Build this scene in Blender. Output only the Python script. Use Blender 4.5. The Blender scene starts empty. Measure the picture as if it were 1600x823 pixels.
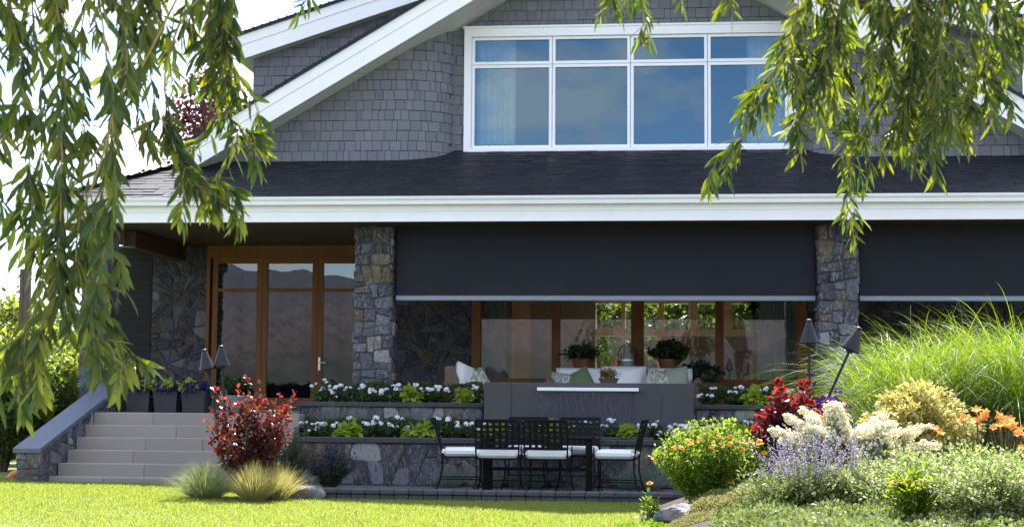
import bpy, math, random
import numpy as np
from mathutils import Vector, Matrix
rs = np.random.RandomState
R_ = math.radians
scene = bpy.context.scene
COL = scene.collection

# ------------------------------------------------------------------ camera
F = 2380.0
def cam_basis(yaw=5.7, pitch=4.78, roll=0.4):
    y, p, r = R_(yaw), R_(pitch), R_(roll)
    fw = np.array([-math.sin(y)*math.cos(p), math.cos(y)*math.cos(p), math.sin(p)])
    rt = np.array([math.cos(y), math.sin(y), 0.0]); up = np.cross(rt, fw)
    R = rt*math.cos(r) + up*math.sin(r)
    return R, np.cross(R, fw), fw
CR, CU, CF = cam_basis()
CAM = np.array([0, 0, 1.25])
def P(px, py, Y):
    """photo pixel -> the point of the place at depth Y metres"""
    d = CF + CR*(px-800)/F + CU*(411.5-py)/F
    return CAM + d*(Y/d[1])
cd = bpy.data.cameras.new('camera'); cam = bpy.data.objects.new('camera', cd); COL.objects.link(cam)
m = Matrix.Identity(4)
for i in range(3):
    m[i][0], m[i][1], m[i][2], m[i][3] = CR[i], CU[i], -CF[i], CAM[i]
cam.matrix_world = m
cd.sensor_width = 36.0; cd.lens = 36.0*F/1600.0
cd.clip_start = 0.05; cd.clip_end = 12000
cd.dof.use_dof = True; cd.dof.focus_distance = 19.0; cd.dof.aperture_fstop = 9.0
scene.camera = cam

# ------------------------------------------------------------------ sun, sky, exposure
SUN_EL, SUN_AZ = 53.0, 3.0          # behind the house, a little to the right
sdir = Vector((math.sin(R_(SUN_AZ))*math.cos(R_(SUN_EL)), math.cos(R_(SUN_AZ))*math.cos(R_(SUN_EL)), math.sin(R_(SUN_EL))))
sl = bpy.data.lights.new('sun', 'SUN'); sl.energy = 5.0; sl.angle = R_(0.53); sl.color = (1.0, 0.95, 0.87)
so = bpy.data.objects.new('sun', sl); COL.objects.link(so)
so.rotation_euler = (-sdir).to_track_quat('-Z', 'Y').to_euler(); so.location = (5, 30, 40)
world = bpy.data.worlds.new('World'); scene.world = world; world.use_nodes = True
nt = world.node_tree; nt.nodes.clear()
def wn(t, **k):
    n = nt.nodes.new(t)
    for a, b in k.items(): setattr(n, a, b)
    return n
wo = wn('ShaderNodeOutputWorld'); bg = wn('ShaderNodeBackground'); sky = wn('ShaderNodeTexSky', sky_type='NISHITA', sun_disc=False)
sky.sun_elevation = R_(SUN_EL); sky.sun_rotation = R_(SUN_AZ); sky.air_density = 1.0; sky.dust_density = .5; sky.ozone_density = 2.2; sky.altitude = 400
tc = wn('ShaderNodeTexCoord'); mp = wn('ShaderNodeMapping'); mp.inputs['Scale'].default_value = (1.0, 1.0, 1.9)
mp.inputs['Location'].default_value = (0.35, 0.1, 0.22)
no = wn('ShaderNodeTexNoise'); no.inputs['Scale'].default_value = 8.5; no.inputs['Detail'].default_value = 7; no.inputs['Roughness'].default_value = 0.52
cr = wn('ShaderNodeValToRGB'); cr.color_ramp.elements[0].position = 0.46; cr.color_ramp.elements[1].position = 0.58
mx = wn('ShaderNodeMix', data_type='RGBA')
mx.inputs['B'].default_value = (5.6, 5.7, 6.2, 1)
nt.links.new(tc.outputs['Generated'], mp.inputs['Vector']); nt.links.new(mp.outputs[0], no.inputs['Vector'])
nt.links.new(no.outputs['Fac'], cr.inputs[0]); nt.links.new(cr.outputs[0], mx.inputs['Factor'])
tint = wn('ShaderNodeMix', data_type='RGBA', blend_type='MULTIPLY'); tint.inputs['Factor'].default_value = 1; tint.inputs['B'].default_value = (.93, .965, 1.05, 1)   # deep mountain sky
nt.links.new(sky.outputs[0], tint.inputs['A']); nt.links.new(tint.outputs['Result'], mx.inputs['A']); nt.links.new(mx.outputs['Result'], bg.inputs['Color'])
bg.inputs['Strength'].default_value = 0.13
nt.links.new(bg.outputs[0], wo.inputs['Surface'])
vs = scene.view_settings; vs.view_transform = 'Standard'; vs.look = 'None'; vs.gamma = 1; vs.use_curve_mapping = False
vs.exposure = 1.75
cy = scene.cycles
cy.max_bounces = 7; cy.diffuse_bounces = 4; cy.glossy_bounces = 4; cy.transmission_bounces = 5; cy.transparent_max_bounces = 12
cy.use_denoising = True
cy.sample_clamp_indirect = 6.0

# ------------------------------------------------------------------ mesh helpers
class MB:
    def __init__(s): s.c = []; s.n = 0
    def add(s, V, Fs, mi=0):
        V = np.asarray(V, float).reshape(-1, 3)
        if isinstance(Fs, np.ndarray): groups = [Fs]
        else:
            by = {}
            for f in Fs: by.setdefault(len(f), []).append(f)
            groups = [np.array(g) for g in by.values()]
        for g in groups: s.c.append((None, g + s.n, mi))
        s.c.append((V, None, mi)); s.n += len(V)
    def box(s, x0, y0, z0, x1, y1, z1, mi=0):
        V = [(x, y, z) for z in (z0, z1) for y in (y0, y1) for x in (x0, x1)]
        s.add(V, [(0,2,3,1),(4,5,7,6),(0,1,5,4),(2,6,7,3),(0,4,6,2),(1,3,7,5)], mi)
    def rbox(s, x0, y0, z0, x1, y1, z1, r=0.01, mi=0):
        """box with chamfered edges"""
        cx, cy_, cz = (x0+x1)/2, (y0+y1)/2, (z0+z1)/2; hx, hy, hz = abs(x1-x0)/2, abs(y1-y0)/2, abs(z1-z0)/2
        r = min(r, hx*.9, hy*.9, hz*.9)
        def ring(z, k): 
            a, b = hx-k, hy-k; q = r-k if k < r else 0
            return [(-a+r,-b,z),(a-r,-b,z),(a,-b+r,z),(a,b-r,z),(a-r,b,z),(-a+r,b,z),(-a,b-r,z),(-a,-b+r,z)]
        def ring2(z):
            a, b = hx-r, hy-r
            return [(-a,-b,z),(a,-b,z),(a,-b,z),(a,b,z),(a,b,z),(-a,b,z),(-a,b,z),(-a,-b,z)]
        V = ring2(-hz)+ring(-hz+r,0)+ring(hz-r,0)+ring2(hz)
        Fs = []
        for k in range(3):
            for i in range(8):
                j = (i+1) % 8; Fs.append((k*8+i, k*8+j, k*8+8+j, k*8+8+i))
        Fs += [(7,6,5,4,3,2,1,0), tuple(24+i for i in range(8))]
        s.add(np.array(V)+np.array([cx, cy_, cz]), Fs, mi)
    def prism(s, poly, axis, a, b, mi=0):
        """polygon in the two axes other than `axis`, extruded from a to b"""
        n = len(poly); V = []
        for t in (a, b):
            for p in poly:
                v = [0, 0, 0]; o = [k for k in range(3) if k != axis]
                v[o[0]], v[o[1]], v[axis] = p[0], p[1], t; V.append(v)
        Fs = [tuple(range(n))[::-1], tuple(range(n, 2*n))] + [(i, (i+1) % n, n+(i+1) % n, n+i) for i in range(n)]
        s.add(V, Fs, mi)
    def tube(s, pts, rad, n=6, mi=0, cap=True):
        pts = np.asarray(pts, float); m_ = len(pts)
        rad = np.full(m_, rad) if np.isscalar(rad) else np.asarray(rad, float)
        T = np.gradient(pts, axis=0); T /= np.linalg.norm(T, axis=1)[:, None]+1e-9
        ref = np.array([0, 0, 1.0]) if abs(T[0][2]) < .9 else np.array([1.0, 0, 0])
        A = np.cross(T, ref); A /= np.linalg.norm(A, axis=1)[:, None]+1e-9; B = np.cross(T, A)
        th = np.arange(n)*2*np.pi/n
        V = pts[:, None]+rad[:, None, None]*(A[:, None]*np.cos(th)[None, :, None]+B[:, None]*np.sin(th)[None, :, None])
        Fs = [(k*n+i, k*n+(i+1) % n, k*n+n+(i+1) % n, k*n+n+i) for k in range(m_-1) for i in range(n)]
        if cap: Fs += [tuple(range(n))[::-1], tuple((m_-1)*n+i for i in range(n))]
        s.add(V.reshape(-1, 3), Fs, mi)
    def lathe(s, c, prof, n=20, mi=0, M=None):
        """profile of (radius, height) turned about the vertical through c"""
        V = []; th = np.arange(n)*2*np.pi/n
        for r, z in prof: V += [(r*math.cos(t), r*math.sin(t), z) for t in th]
        V = np.array(V)
        if M is not None: V = V @ np.array(M).T
        Fs = [(k*n+i, k*n+(i+1) % n, k*n+n+(i+1) % n, k*n+n+i) for k in range(len(prof)-1) for i in range(n)]
        Fs += [tuple(range(n))[::-1], tuple((len(prof)-1)*n+i for i in range(n))]
        s.add(V+np.asarray(c), Fs, mi)
    def scatter(s, T, Fs, Pp, D, Nn, L, W, mi=0):
        """copies of a leaf template (x along, y across, z out) at points Pp"""
        T = np.asarray(T, float); D = D/(np.linalg.norm(D, axis=1)[:, None]+1e-9)
        S = np.cross(Nn, D); S /= np.linalg.norm(S, axis=1)[:, None]+1e-9; N2 = np.cross(D, S)
        V = Pp[:, None]+(L[:, None]*T[None, :, 0])[..., None]*D[:, None]+(W[:, None]*T[None, :, 1])[..., None]*S[:, None]+(L[:, None]*T[None, :, 2])[..., None]*N2[:, None]
        k = len(T); n = len(Pp); off = (np.arange(n)*k)[:, None, None]
        by = {}
        for f in Fs: by.setdefault(len(f), []).append(f)
        for g in by.values():
            g = np.array(g); s.c.append((None, (g[None]+off).reshape(-1, g.shape[1])+s.n, mi))
        s.c.append((V.reshape(-1, 3), None, mi)); s.n += n*k
    def blades(s, Pp, D, L, W, droop, seg=5, mi=0, rng=None, side=None):
        """grass blades that arch over under their weight"""
        n = len(Pp); D = D/(np.linalg.norm(D, axis=1)[:, None]+1e-9); t = np.linspace(0, 1, seg+1)
        ax = Pp[:, None]+(L[:, None]*t[None])[..., None]*D[:, None]
        h = D*np.array([1, 1, 0]); h /= np.linalg.norm(h, axis=1)[:, None]+1e-6
        dr = (L*droop)[:, None]*(t**2.2)[None]
        ax = ax+dr[..., None]*np.array([0, 0, -1.0])+(dr*.35)[..., None]*h[:, None]
        if side is None:
            a = rng.uniform(0, np.pi, n); side = np.stack([np.cos(a), np.sin(a)*.5, rng.uniform(-.2, .2, n)], 1)
        w = W[:, None]*np.clip(1.05-t[None]**1.7, .04, 1)
        V = np.stack([ax-w[..., None]*side[:, None], ax+w[..., None]*side[:, None]], 2)
        k = (seg+1)*2
        g = np.array([(2*i, 2*i+1, 2*i+3, 2*i+2) for i in range(seg)])
        off = (np.arange(n)*k)[:, None, None]
        s.c.append((None, (g[None]+off).reshape(-1, 4)+s.n, mi)); s.c.append((V.reshape(-1, 3), None, mi)); s.n += n*k
    def mesh(s, name, mats, smooth=False):
        me = bpy.data.meshes.new(name)
        V = np.concatenate([c[0] for c in s.c if c[0] is not None]) if s.n else np.zeros((0, 3))
        me.vertices.add(len(V)); me.vertices.foreach_set('co', V.astype(np.float32).ravel())
        fs = [(c[1], c[2]) for c in s.c if c[1] is not None]
        lv = np.concatenate([f.ravel() for f, _ in fs]); lt = np.concatenate([np.full(len(f), f.shape[1]) for f, _ in fs])
        mi = np.concatenate([np.full(len(f), k) for f, k in fs])
        me.loops.add(len(lv)); me.loops.foreach_set('vertex_index', lv.astype(np.int32))
        me.polygons.add(len(lt)); me.polygons.foreach_set('loop_start', (np.cumsum(lt)-lt).astype(np.int32))
        me.polygons.foreach_set('material_index', mi.astype(np.int32))
        me.update(calc_edges=True); me.validate()
        me.polygons.foreach_set('use_smooth', np.full(len(me.polygons), bool(smooth)))
        for a in (mats if isinstance(mats, (list, tuple)) else [mats]): me.materials.append(a)
        return me
    def build(s, name, mats, parent=None, smooth=False, origin=None):
        me = s.mesh(name, mats, smooth); o = bpy.data.objects.new(name, me); COL.objects.link(o)
        if parent is not None:
            o.parent = parent
            wl = world_loc(parent); me.transform(Matrix.Translation(-wl))
        elif origin is not None:
            me.transform(Matrix.Translation(-Vector(origin))); o.location = origin
        return o
def world_loc(o):
    v = Vector(o.location)
    while o.parent is not None: o = o.parent; v += Vector(o.location)
    return v
def tag(o, label=None, cat=None, group=None, kind=None):
    if label: o['label'] = label
    if cat: o['category'] = cat
    if group: o['group'] = group
    if kind: o['kind'] = kind
    return o
def thing(name, label, cat, loc=(0, 0, 0), group=None):
    o = bpy.data.objects.new(name, None); COL.objects.link(o); o.location = loc; o.empty_display_size = .1
    return tag(o, label, cat, group)
def put(me, name, parent, loc, rot=(0, 0, 0), sc=1.0):
    """one more part that shares a mesh"""
    o = bpy.data.objects.new(name, me); COL.objects.link(o); o.parent = parent
    o.location = Vector(loc)-world_loc(parent); o.rotation_euler = rot; o.scale = (sc, sc, sc); return o
def copy_thing(root, loc, rz=None, label=None, group=None):
    r = root.copy(); COL.objects.link(r); r.location = loc
    if rz is not None: r.rotation_euler = (0, 0, rz)
    if label: r['label'] = label
    if group: r['group'] = group
    for ch in list(root.children):
        c = ch.copy(); COL.objects.link(c); c.parent = r
        for g in ch.children:
            d = g.copy(); COL.objects.link(d); d.parent = c
    return r

# ------------------------------------------------------------------ materials
MATS = {}
class NT:
    def __init__(s, name):
        s.m = bpy.data.materials.new(name); s.m.use_nodes = True; s.t = s.m.node_tree; s.t.nodes.clear()
        s.out = s.n('ShaderNodeOutputMaterial')
    def n(s, t, inp=None, **k):
        x = s.t.nodes.new(t)
        for a, b in k.items(): setattr(x, a, b)
        for a, b in (inp or {}).items():
            if isinstance(b, bpy.types.NodeSocket): s.t.links.new(b, x.inputs[a])
            else: x.inputs[a].default_value = b
        return x
    def ramp(s, fac, stops, interp='LINEAR'):
        r = s.n('ShaderNodeValToRGB', {0: fac}); r.color_ramp.interpolation = interp
        el = r.color_ramp.elements
        while len(el) < len(stops): el.new(.5)
        for e, (p, c) in zip(el, stops): e.position = p; e.color = (*c, 1) if len(c) == 3 else c
        return r.outputs[0]
    def noise(s, scale, detail=4, rough=.55, vec=None, out='Fac'):
        d = {'Scale': scale, 'Detail': detail, 'Roughness': rough}
        if vec is not None: d['Vector'] = vec
        return s.n('ShaderNodeTexNoise', d).outputs[out]
    def obj(s, sc=(1, 1, 1), rot=(0, 0, 0)):
        tcn = s.n('ShaderNodeTexCoord'); return s.n('ShaderNodeMapping', {'Vector': tcn.outputs['Object'], 'Scale': sc, 'Rotation': rot}).outputs[0]
    def island(s): return s.n('ShaderNodeNewGeometry').outputs['Random Per Island']
    def mix(s, f, a, b, blend='MIX'):
        x = s.n('ShaderNodeMix', {'Factor': f}, data_type='RGBA', blend_type=blend)
        for k, v in (('A', a), ('B', b)):
            if isinstance(v, bpy.types.NodeSocket): s.t.links.new(v, x.inputs[k])
            else: x.inputs[k].default_value = (*v, 1)
        return x.outputs['Result']
    def math(s, op, a, b=0.0):
        return s.n('ShaderNodeMath', {0: a, 1: b}, operation=op).outputs[0]
    def bump(s, h, strength=.3, dist=.01):
        return s.n('ShaderNodeBump', {'Height': h, 'Strength': strength, 'Distance': dist}).outputs[0]
    def pbr(s, col, rough=.6, bump=None, **k):
        d = {'Base Color': col if isinstance(col, bpy.types.NodeSocket) else (*col, 1), 'Roughness': rough}
        if bump is not None: d['Normal'] = bump
        for a, b in k.items(): d[a.replace('_', ' ')] = b
        b_ = s.n('ShaderNodeBsdfPrincipled', d); return b_.outputs[0]
    def fin(s, sh): s.t.links.new(sh, s.out.inputs[0]); return s.m

def plain(name, col, rough=.6, var=.18, nscale=9, bump=.15, bdist=.004, **k):
    t = NT(name); v = t.obj(); f = t.noise(nscale, 6, .6, v)
    c = t.ramp(f, [(.3, tuple(x*(1-var) for x in col)), (.7, tuple(min(1, x*(1+var)) for x in col))])
    f2 = t.noise(nscale*9, 3, .6, v)
    return t.fin(t.pbr(c, rough, t.bump(f2, bump, bdist), **k))
def leafmat(name, cols, tcols, tf=.45, rough=.42, spec=.35):
    """cols: reflected colours spread over the leaves at random; tcols: light passing through"""
    t = NT(name); r = t.island(); n = len(cols)
    c = t.ramp(r, [((i+.5)/n, q) for i, q in enumerate(cols)]); tcn = t.ramp(r, [((i+.5)/len(tcols), q) for i, q in enumerate(tcols)])
    b = t.pbr(c, rough, Specular_IOR_Level=spec)
    tr = t.n('ShaderNodeBsdfTranslucent', {'Color': tcn}).outputs[0]
    return t.fin(t.n('ShaderNodeMixShader', {0: tf, 1: b, 2: tr}).outputs[0])
def glassmat(name, tint=(.75, .8, .8), refl=.12, gl=(1, 1, 1)):
    t = NT(name)
    fr = t.n('ShaderNodeFresnel', {'IOR': 1.5}).outputs[0]
    f = t.math('MAXIMUM', t.math('ADD', fr, refl-.04), 0.0)
    wob = t.bump(t.noise(1.3, 2, .5, t.obj()), .02, .02)
    a = t.n('ShaderNodeBsdfTransparent', {'Color': (*tint, 1)}).outputs[0]
    g = t.n('ShaderNodeBsdfGlossy', {'Roughness': 0.0, 'Color': (*gl, 1), 'Normal': wob}).outputs[0]
    return t.fin(t.n('ShaderNodeMixShader', {0: f, 1: a, 2: g}).outputs[0])

M = {}
M['white'] = plain('white_paint', (.80, .785, .765), .45, .03, 3, .05, .002)
M['window_white'] = plain('window_white', (.8, .8, .81), .35, .02, 3, .03, .001)
M['gutter'] = plain('gutter_enamel', (.74, .73, .70), .35, .03, 2, .03, .001)
def shingle():
    t = NT('grey_wood_shingle'); r = t.island(); v = t.obj((30, 30, 1.2)); f = t.noise(3.0, 5, .6, v)
    c = t.ramp(r, [(.0, (.115, .120, .138)), (.35, (.145, .15, .168)), (.7, (.165, .168, .184)), (.93, (.135, .14, .16)), (1, (.20, .195, .20))])
    c2 = t.mix(t.math('MULTIPLY', f, .5), c, (.095, .10, .115))
    big = t.noise(.5, 4, .6, t.obj()); c3 = t.mix(t.math('MULTIPLY', big, .3), c2, (.18, .178, .18))
    return t.fin(t.pbr(c3, .8, t.bump(f, .35, .004)))
M['shingle'] = shingle()
def roofm():
    t = NT('asphalt_shingle'); r = t.island()
    c = t.ramp(r, [(0, (.006, .008, .013)), (.5, (.010, .012, .018)), (1, (.017, .018, .024))])
    f = t.noise(160, 2, .7, t.obj()); c2 = t.mix(t.math('MULTIPLY', f, .6), c, (.02, .02, .023))
    return t.fin(t.pbr(c2, .5, t.bump(f, .35, .003), Specular_IOR_Level=.22))
M['roof'] = roofm()
def stonem(name, k=1.0, brown=1.0):
    t = NT(name); r = t.island(); v = t.obj()
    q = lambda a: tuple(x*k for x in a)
    c = t.ramp(r, [(0, q((.07, .075, .09))), (.14, q((.15, .155, .18))), (.27, q((.24, .19, .14))), (.37, q((.10, .105, .13))), (.5, q((.28, .285, .32))), (.62, q((.24, .14, .075))),
                   (.70, q((.11, .10, .10))), (.78, q((.20, .215, .26))), (.89, q((.32, .25, .16))), (.95, q((.62, .62, .60)))], 'CONSTANT')
    wv = t.n('ShaderNodeTexNoise', {'Scale': 8.0, 'Detail': 8.0, 'Roughness': .7, 'Distortion': 2.2, 'Vector': t.n('ShaderNodeMapping', {'Vector': v, 'Scale': (1.6, 1.6, .8), 'Rotation': (0, .5, 0)}).outputs[0]}).outputs['Fac']
    c2 = t.mix(t.ramp(wv, [(.50, (0, 0, 0)), (.66, (.85, .85, .85))]), c, q((.54, .55, .58)))
    c3 = t.mix(t.ramp(wv, [(.30, (.85, .85, .85)), (.47, (0, 0, 0))]), c2, q((.03, .03, .036)))
    rust = t.noise(2.6, 5, .6, v); c4 = t.mix(t.ramp(rust, [(.56, (0, 0, 0)), (.72, (.55*brown, .55*brown, .55*brown))]), c3, q((.22, .135, .07)))
    h = t.math('ADD', wv, t.math('MULTIPLY', t.noise(40, 4, .7, v), .4))
    return t.fin(t.pbr(c4, .78, t.bump(h, .7, .02)))
M['stone'] = stonem('rubble_stone', .42, 1.3); M['stone_dim'] = stonem('porch_stone_shaded', .21, 1.3)  # porch copy of the rubble stone, darkened to stand in for shade
M['mortar'] = plain('mortar', (.075, .073, .072), .95, .2, 20, .5, .004)
M['blue_stone'] = plain('bluestone', (.085, .098, .13), .65, .12, 6, .15, .003)
M['cap'] = plain('dark_cap_stone', (.036, .034, .036), .7, .18, 8, .2, .003)
def stepm():
    t = NT('sandstone_step'); r = t.island(); v = t.obj(); f = t.noise(2.5, 6, .6, v); g = t.noise(60, 3, .6, v)
    c = t.ramp(r, [(0, (.22, .19, .16)), (.5, (.265, .23, .195)), (1, (.305, .265, .225))])
    c2 = t.mix(t.math('MULTIPLY', f, .45), c, (.235, .21, .185)); c3 = t.mix(t.ramp(g, [(.6, (0, 0, 0)), (.75, (.3, .3, .3))]), c2, (.13, .12, .11))
    return t.fin(t.pbr(c3, .75, t.bump(g, .25, .002)))
M['step'] = stepm()
def pav():
    t = NT('charcoal_paver'); r = t.island(); v = t.obj(); f = t.noise(14, 6, .65, v)
    c = t.ramp(r, [(0, (.035, .035, .04)), (1, (.065, .065, .07))]); c2 = t.mix(t.math('MULTIPLY', f, .6), c, (.085, .084, .086))
    return t.fin(t.pbr(c2, .85, t.bump(f, .5, .006)))
M['paver'] = pav()
M['fountain'] = plain('charcoal_render', (.046, .042, .044), .6, .16, 2.2, .15, .002)
M['steel'] = plain('brushed_steel', (.74, .73, .73), .32, .05, 12, .05, .001, Metallic=.35)
def wood(name, a, b, rough=.4, axis=2, sc=14):
    t = NT(name); s_ = [sc, sc, sc]; s_[axis] = .8; v = t.obj(tuple(s_)); f = t.noise(2.0, 6, .6, v)
    return t.fin(t.pbr(t.ramp(f, [(.25, a), (.75, b)]), rough, t.bump(f, .15, .003), Specular_IOR_Level=.25))
M['fir'] = wood('stained_fir', (.125, .046, .013), (.20, .085, .024), .6)
M['fir_dark'] = wood('stained_fir_dark', (.05, .022, .011), (.085, .038, .018), .45)
def boards(name, a, b, axis, pitch, rough=.6):
    t = NT(name); v = t.n('ShaderNodeSeparateXYZ', {0: t.n('ShaderNodeTexCoord').outputs['Object']}).outputs[axis]
    x = t.math('DIVIDE', v, pitch); fl = t.math('FLOOR', x); fr = t.math('FRACT', x)
    rn = t.n('ShaderNodeTexWhiteNoise', {'W': fl}, noise_dimensions='1D').outputs['Value']
    c = t.mix(rn, a, b); gap = t.math('LESS_THAN', fr, .05); c2 = t.mix(gap, c, tuple(x_*.35 for x_ in a))
    return t.fin(t.pbr(c2, rough, t.bump(t.math('MULTIPLY', gap, -1.0), .6, .006)))
M['soffit_wood'] = boards('cedar_soffit', (.05, .027, .016), (.075, .041, .024), 1, .13)
M['soffit_white'] = boards('painted_soffit', (.58, .575, .55), (.62, .615, .59), 1, .11)
M['siding'] = boards('dark_lap_siding', (.016, .0155, .015), (.020, .0195, .019), 2, .11, .95)
def screenm():
    t = NT('woven_screen_fabric'); v = t.obj()
    f = t.noise(1.2, 4, .5, v); sp = t.n('ShaderNodeTexVoronoi', {'Scale': 5.0, 'Vector': v, 'Randomness': 1.0}).outputs['Distance']
    c = t.ramp(f, [(.3, (.0085, .0105, .017)), (.7, (.012, .0145, .022))])
    c2 = t.mix(t.math('LESS_THAN', sp, .04), c, (.07, .07, .08))
    wv = t.n('ShaderNodeTexBrick', {'Vector': t.n('ShaderNodeMapping', {'Vector': v, 'Rotation': (R_(90), 0, 0)}).outputs[0], 'Scale': 60.0}).outputs['Fac']
    b = t.pbr(c2, .7, t.bump(wv, .1, .001), Specular_IOR_Level=.3); tr = t.n('ShaderNodeBsdfTransparent', {'Color': (.9, .9, .9, 1)}).outputs[0]
    return t.fin(t.n('ShaderNodeMixShader', {0: .06, 1: b, 2: tr}).outputs[0])
M['screen'] = screenm()
M['screen_bar'] = plain('anodised_bar', (.20, .22, .26), .4, .05, 4, .03, .001, Metallic=.3)
M['glass'] = glassmat('window_glass', (.85, .87, .86), .11)
M['glass_up'] = glassmat('upper_window_glass', (.50, .55, .56), .115, (.56, .83, 1.0))
M['glass_door'] = glassmat('door_glass', (.6, .63, .63), .10)
M['room'] = plain('tan_plaster', (.74, .60, .43), .8, .05, 3, .05, .002)
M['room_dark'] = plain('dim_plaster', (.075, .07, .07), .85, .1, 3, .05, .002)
M['room_floor'] = plain('oak_floor', (.45, .33, .21), .5, .2, 4, .05, .002)
M['violet'] = plain('violet_reflection', (.15, .13, .19), .8, .06, 5, .05, .002)  # violet tone stands in for a reflection over the dark interior
def clothm(name, col, rough=.9, sc=70, var=.1):
    t = NT(name); v = t.obj(); f = t.noise(sc, 3, .6, v); g = t.noise(5, 4, .5, v)
    c = t.ramp(g, [(.3, tuple(x*(1-var) for x in col)), (.7, tuple(min(1, x*(1+var)) for x in col))])
    return t.fin(t.pbr(c, rough, t.bump(f, .25, .003), Sheen_Weight=.2))
M['curtain'] = clothm('cream_curtain', (.80, .82, .76))
M['curtain_blue'] = clothm('blue_grey_curtain', (.30, .36, .37))
M['cushion'] = clothm('white_canvas', (.76, .75, .74), var=.04)
M['green_cloth'] = clothm('green_linen', (.10, .16, .06))
M['sage_cloth'] = clothm('sage_linen', (.27, .30, .23))
def pattern():
    t = NT('leaf_print_linen'); v = t.obj(); w = t.n('ShaderNodeTexNoise', {'Scale': 14.0, 'Detail': 2.0, 'Distortion': 2.5, 'Vector': v}).outputs['Fac']
    return t.fin(t.pbr(t.ramp(w, [(.47, (.22, .24, .18)), (.54, (.55, .55, .48))]), .9))
M['print'] = pattern()
def wicker():
    t = NT('brown_wicker'); v = t.obj(); w = t.n('ShaderNodeTexBrick', {'Vector': t.n('ShaderNodeMapping', {'Vector': v, 'Rotation': (R_(90), 0, 0)}).outputs[0], 'Scale': 14.0, 'Color1': (.13, .085, .055, 1), 'Color2': (.18, .12, .08, 1), 'Mortar': (.04, .028, .02, 1)})
    return t.fin(t.pbr(w.outputs['Color'], .6, t.bump(w.outputs['Fac'], -.5, .005)))
M['wicker'] = wicker()
M['iron'] = plain('wrought_iron', (.0055, .005, .0055), .55, .3, 18, .2, .002, Specular_IOR_Level=.15)
M['torch'] = plain('dark_bronze', (.008, .009, .015), .5, .25, 14, .1, .001, Specular_IOR_Level=.35)
M['pot'] = plain('charcoal_planter', (.022, .022, .024), .65, .15, 6, .15, .002)
M['pot_pale'] = plain('grey_planter', (.17, .165, .165), .65, .12, 6, .15, .002)
M['copper'] = plain('copper_pot', (.30, .12, .06), .4, .3, 10, .1, .002, Metallic=.5)
M['rust_bowl'] = plain('rusty_bowl', (.09, .045, .03), .6, .3, 10, .2, .002)
M['ceramic'] = plain('grey_ceramic', (.23, .24, .22), .35, .15, 12, .1, .002)
M['candle'] = plain('orange_wax', (.65, .16, .04), .4, .1, 8, .05, .001)
M['post'] = plain('weathered_post', (.10, .065, .05), .8, .25, 8, .3, .004)
M['soil'] = plain('garden_soil', (.05, .036, .026), .95, .4, 12, .8, .02)
M['bark'] = plain('willow_bark', (.13, .10, .07), .9, .35, 10, .9, .02)
M['twig'] = plain('yellow_twig', (.23, .16, .05), .6, .3, 20, .2, .001)
M['stem'] = plain('green_stem', (.07, .09, .03), .6, .3, 20, .1, .001)
M['stem_brown'] = plain('brown_stem', (.07, .04, .03), .7, .3, 20, .2, .001)
def hillm():
    t = NT('hazy_dry_hill'); v = t.obj(); f = t.noise(.012, 8, .65, v); g = t.noise(.05, 6, .7, v)
    hz_ = t.math('ADD', t.math('DIVIDE', t.n('ShaderNodeSeparateXYZ', {0: v}).outputs[2], 190.0), t.math('MULTIPLY', t.math('SUBTRACT', f, .5), .9))   # dark scrub below; slopes and tops tinted bluish to imitate distance haze
    c = t.ramp(hz_, [(.08, (.035, .045, .035)), (.3, (.095, .080, .082)), (.5, (.10, .088, .098)), (.72, (.07, .08, .105)), (1, (.065, .085, .115))]); c2 = t.mix(t.ramp(g, [(.48, (0, 0, 0)), (.6, (.7, .7, .7))]), c, (.03, .04, .042))
    return t.fin(t.pbr(c2, .95))
M['hill'] = hillm()
def lawnm():
    t = NT('lawn_turf'); v = t.obj(); f = t.noise(.7, 5, .6, v); g = t.noise(26, 3, .7, v)
    c = t.ramp(f, [(.35, (.10, .14, .02)), (.6, (.15, .175, .03)), (.75, (.2, .18, .06))]); c2 = t.mix(t.math('MULTIPLY', g, .5), c, (.05, .09, .015))
    return t.fin(t.pbr(c2, .9, t.bump(g, .6, .02)))
M['turf'] = lawnm()
M['grass'] = leafmat('grass_blades', [(.15, .19, .035), (.17, .205, .04), (.195, .215, .05), (.23, .225, .07)], [(.28, .41, .03), (.33, .43, .04), (.38, .43, .06), (.43, .42, .09)], .54, .5, .25)
M['willow'] = leafmat('willow_leaf', [(.012, .027, .013), (.015, .034, .015), (.018, .036, .016), (.024, .046, .019), (.028, .05, .02), (.040, .055, .022), (.013, .03, .014), (.06, .065, .022)], [(.11, .19, .010), (.13, .21, .010), (.30, .40, .012), (.62, .68, .02), (.15, .24, .012), (.12, .2, .01), (.42, .50, .016)], .31, .42, .2)
M['box'] = leafmat('boxwood_leaf', [(.016, .036, .008), (.026, .052, .011), (.038, .068, .014)], [(.08, .14, .02), (.12, .2, .02)], .3)
M['geranium'] = leafmat('geranium_leaf', [(.018, .040, .010), (.027, .055, .013), (.036, .068, .016)], [(.08, .16, .02), (.1, .2, .03)], .3)
M['lime'] = leafmat('lime_leaf', [(.14, .20, .015), (.19, .25, .02), (.24, .29, .035)], [(.35, .5, .04), (.4, .55, .05)], .4)
M['petal_white'] = leafmat('white_petal', [(.82, .83, .83), (.78, .78, .80)], [(.7, .7, .7), (.8, .8, .8)], .3, .6, .2)
M['petal_purple'] = leafmat('purple_petal', [(.028, .012, .09), (.045, .018, .14), (.02, .008, .06)], [(.10, .03, .3), (.15, .05, .4)], .3, .6, .2)
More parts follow.
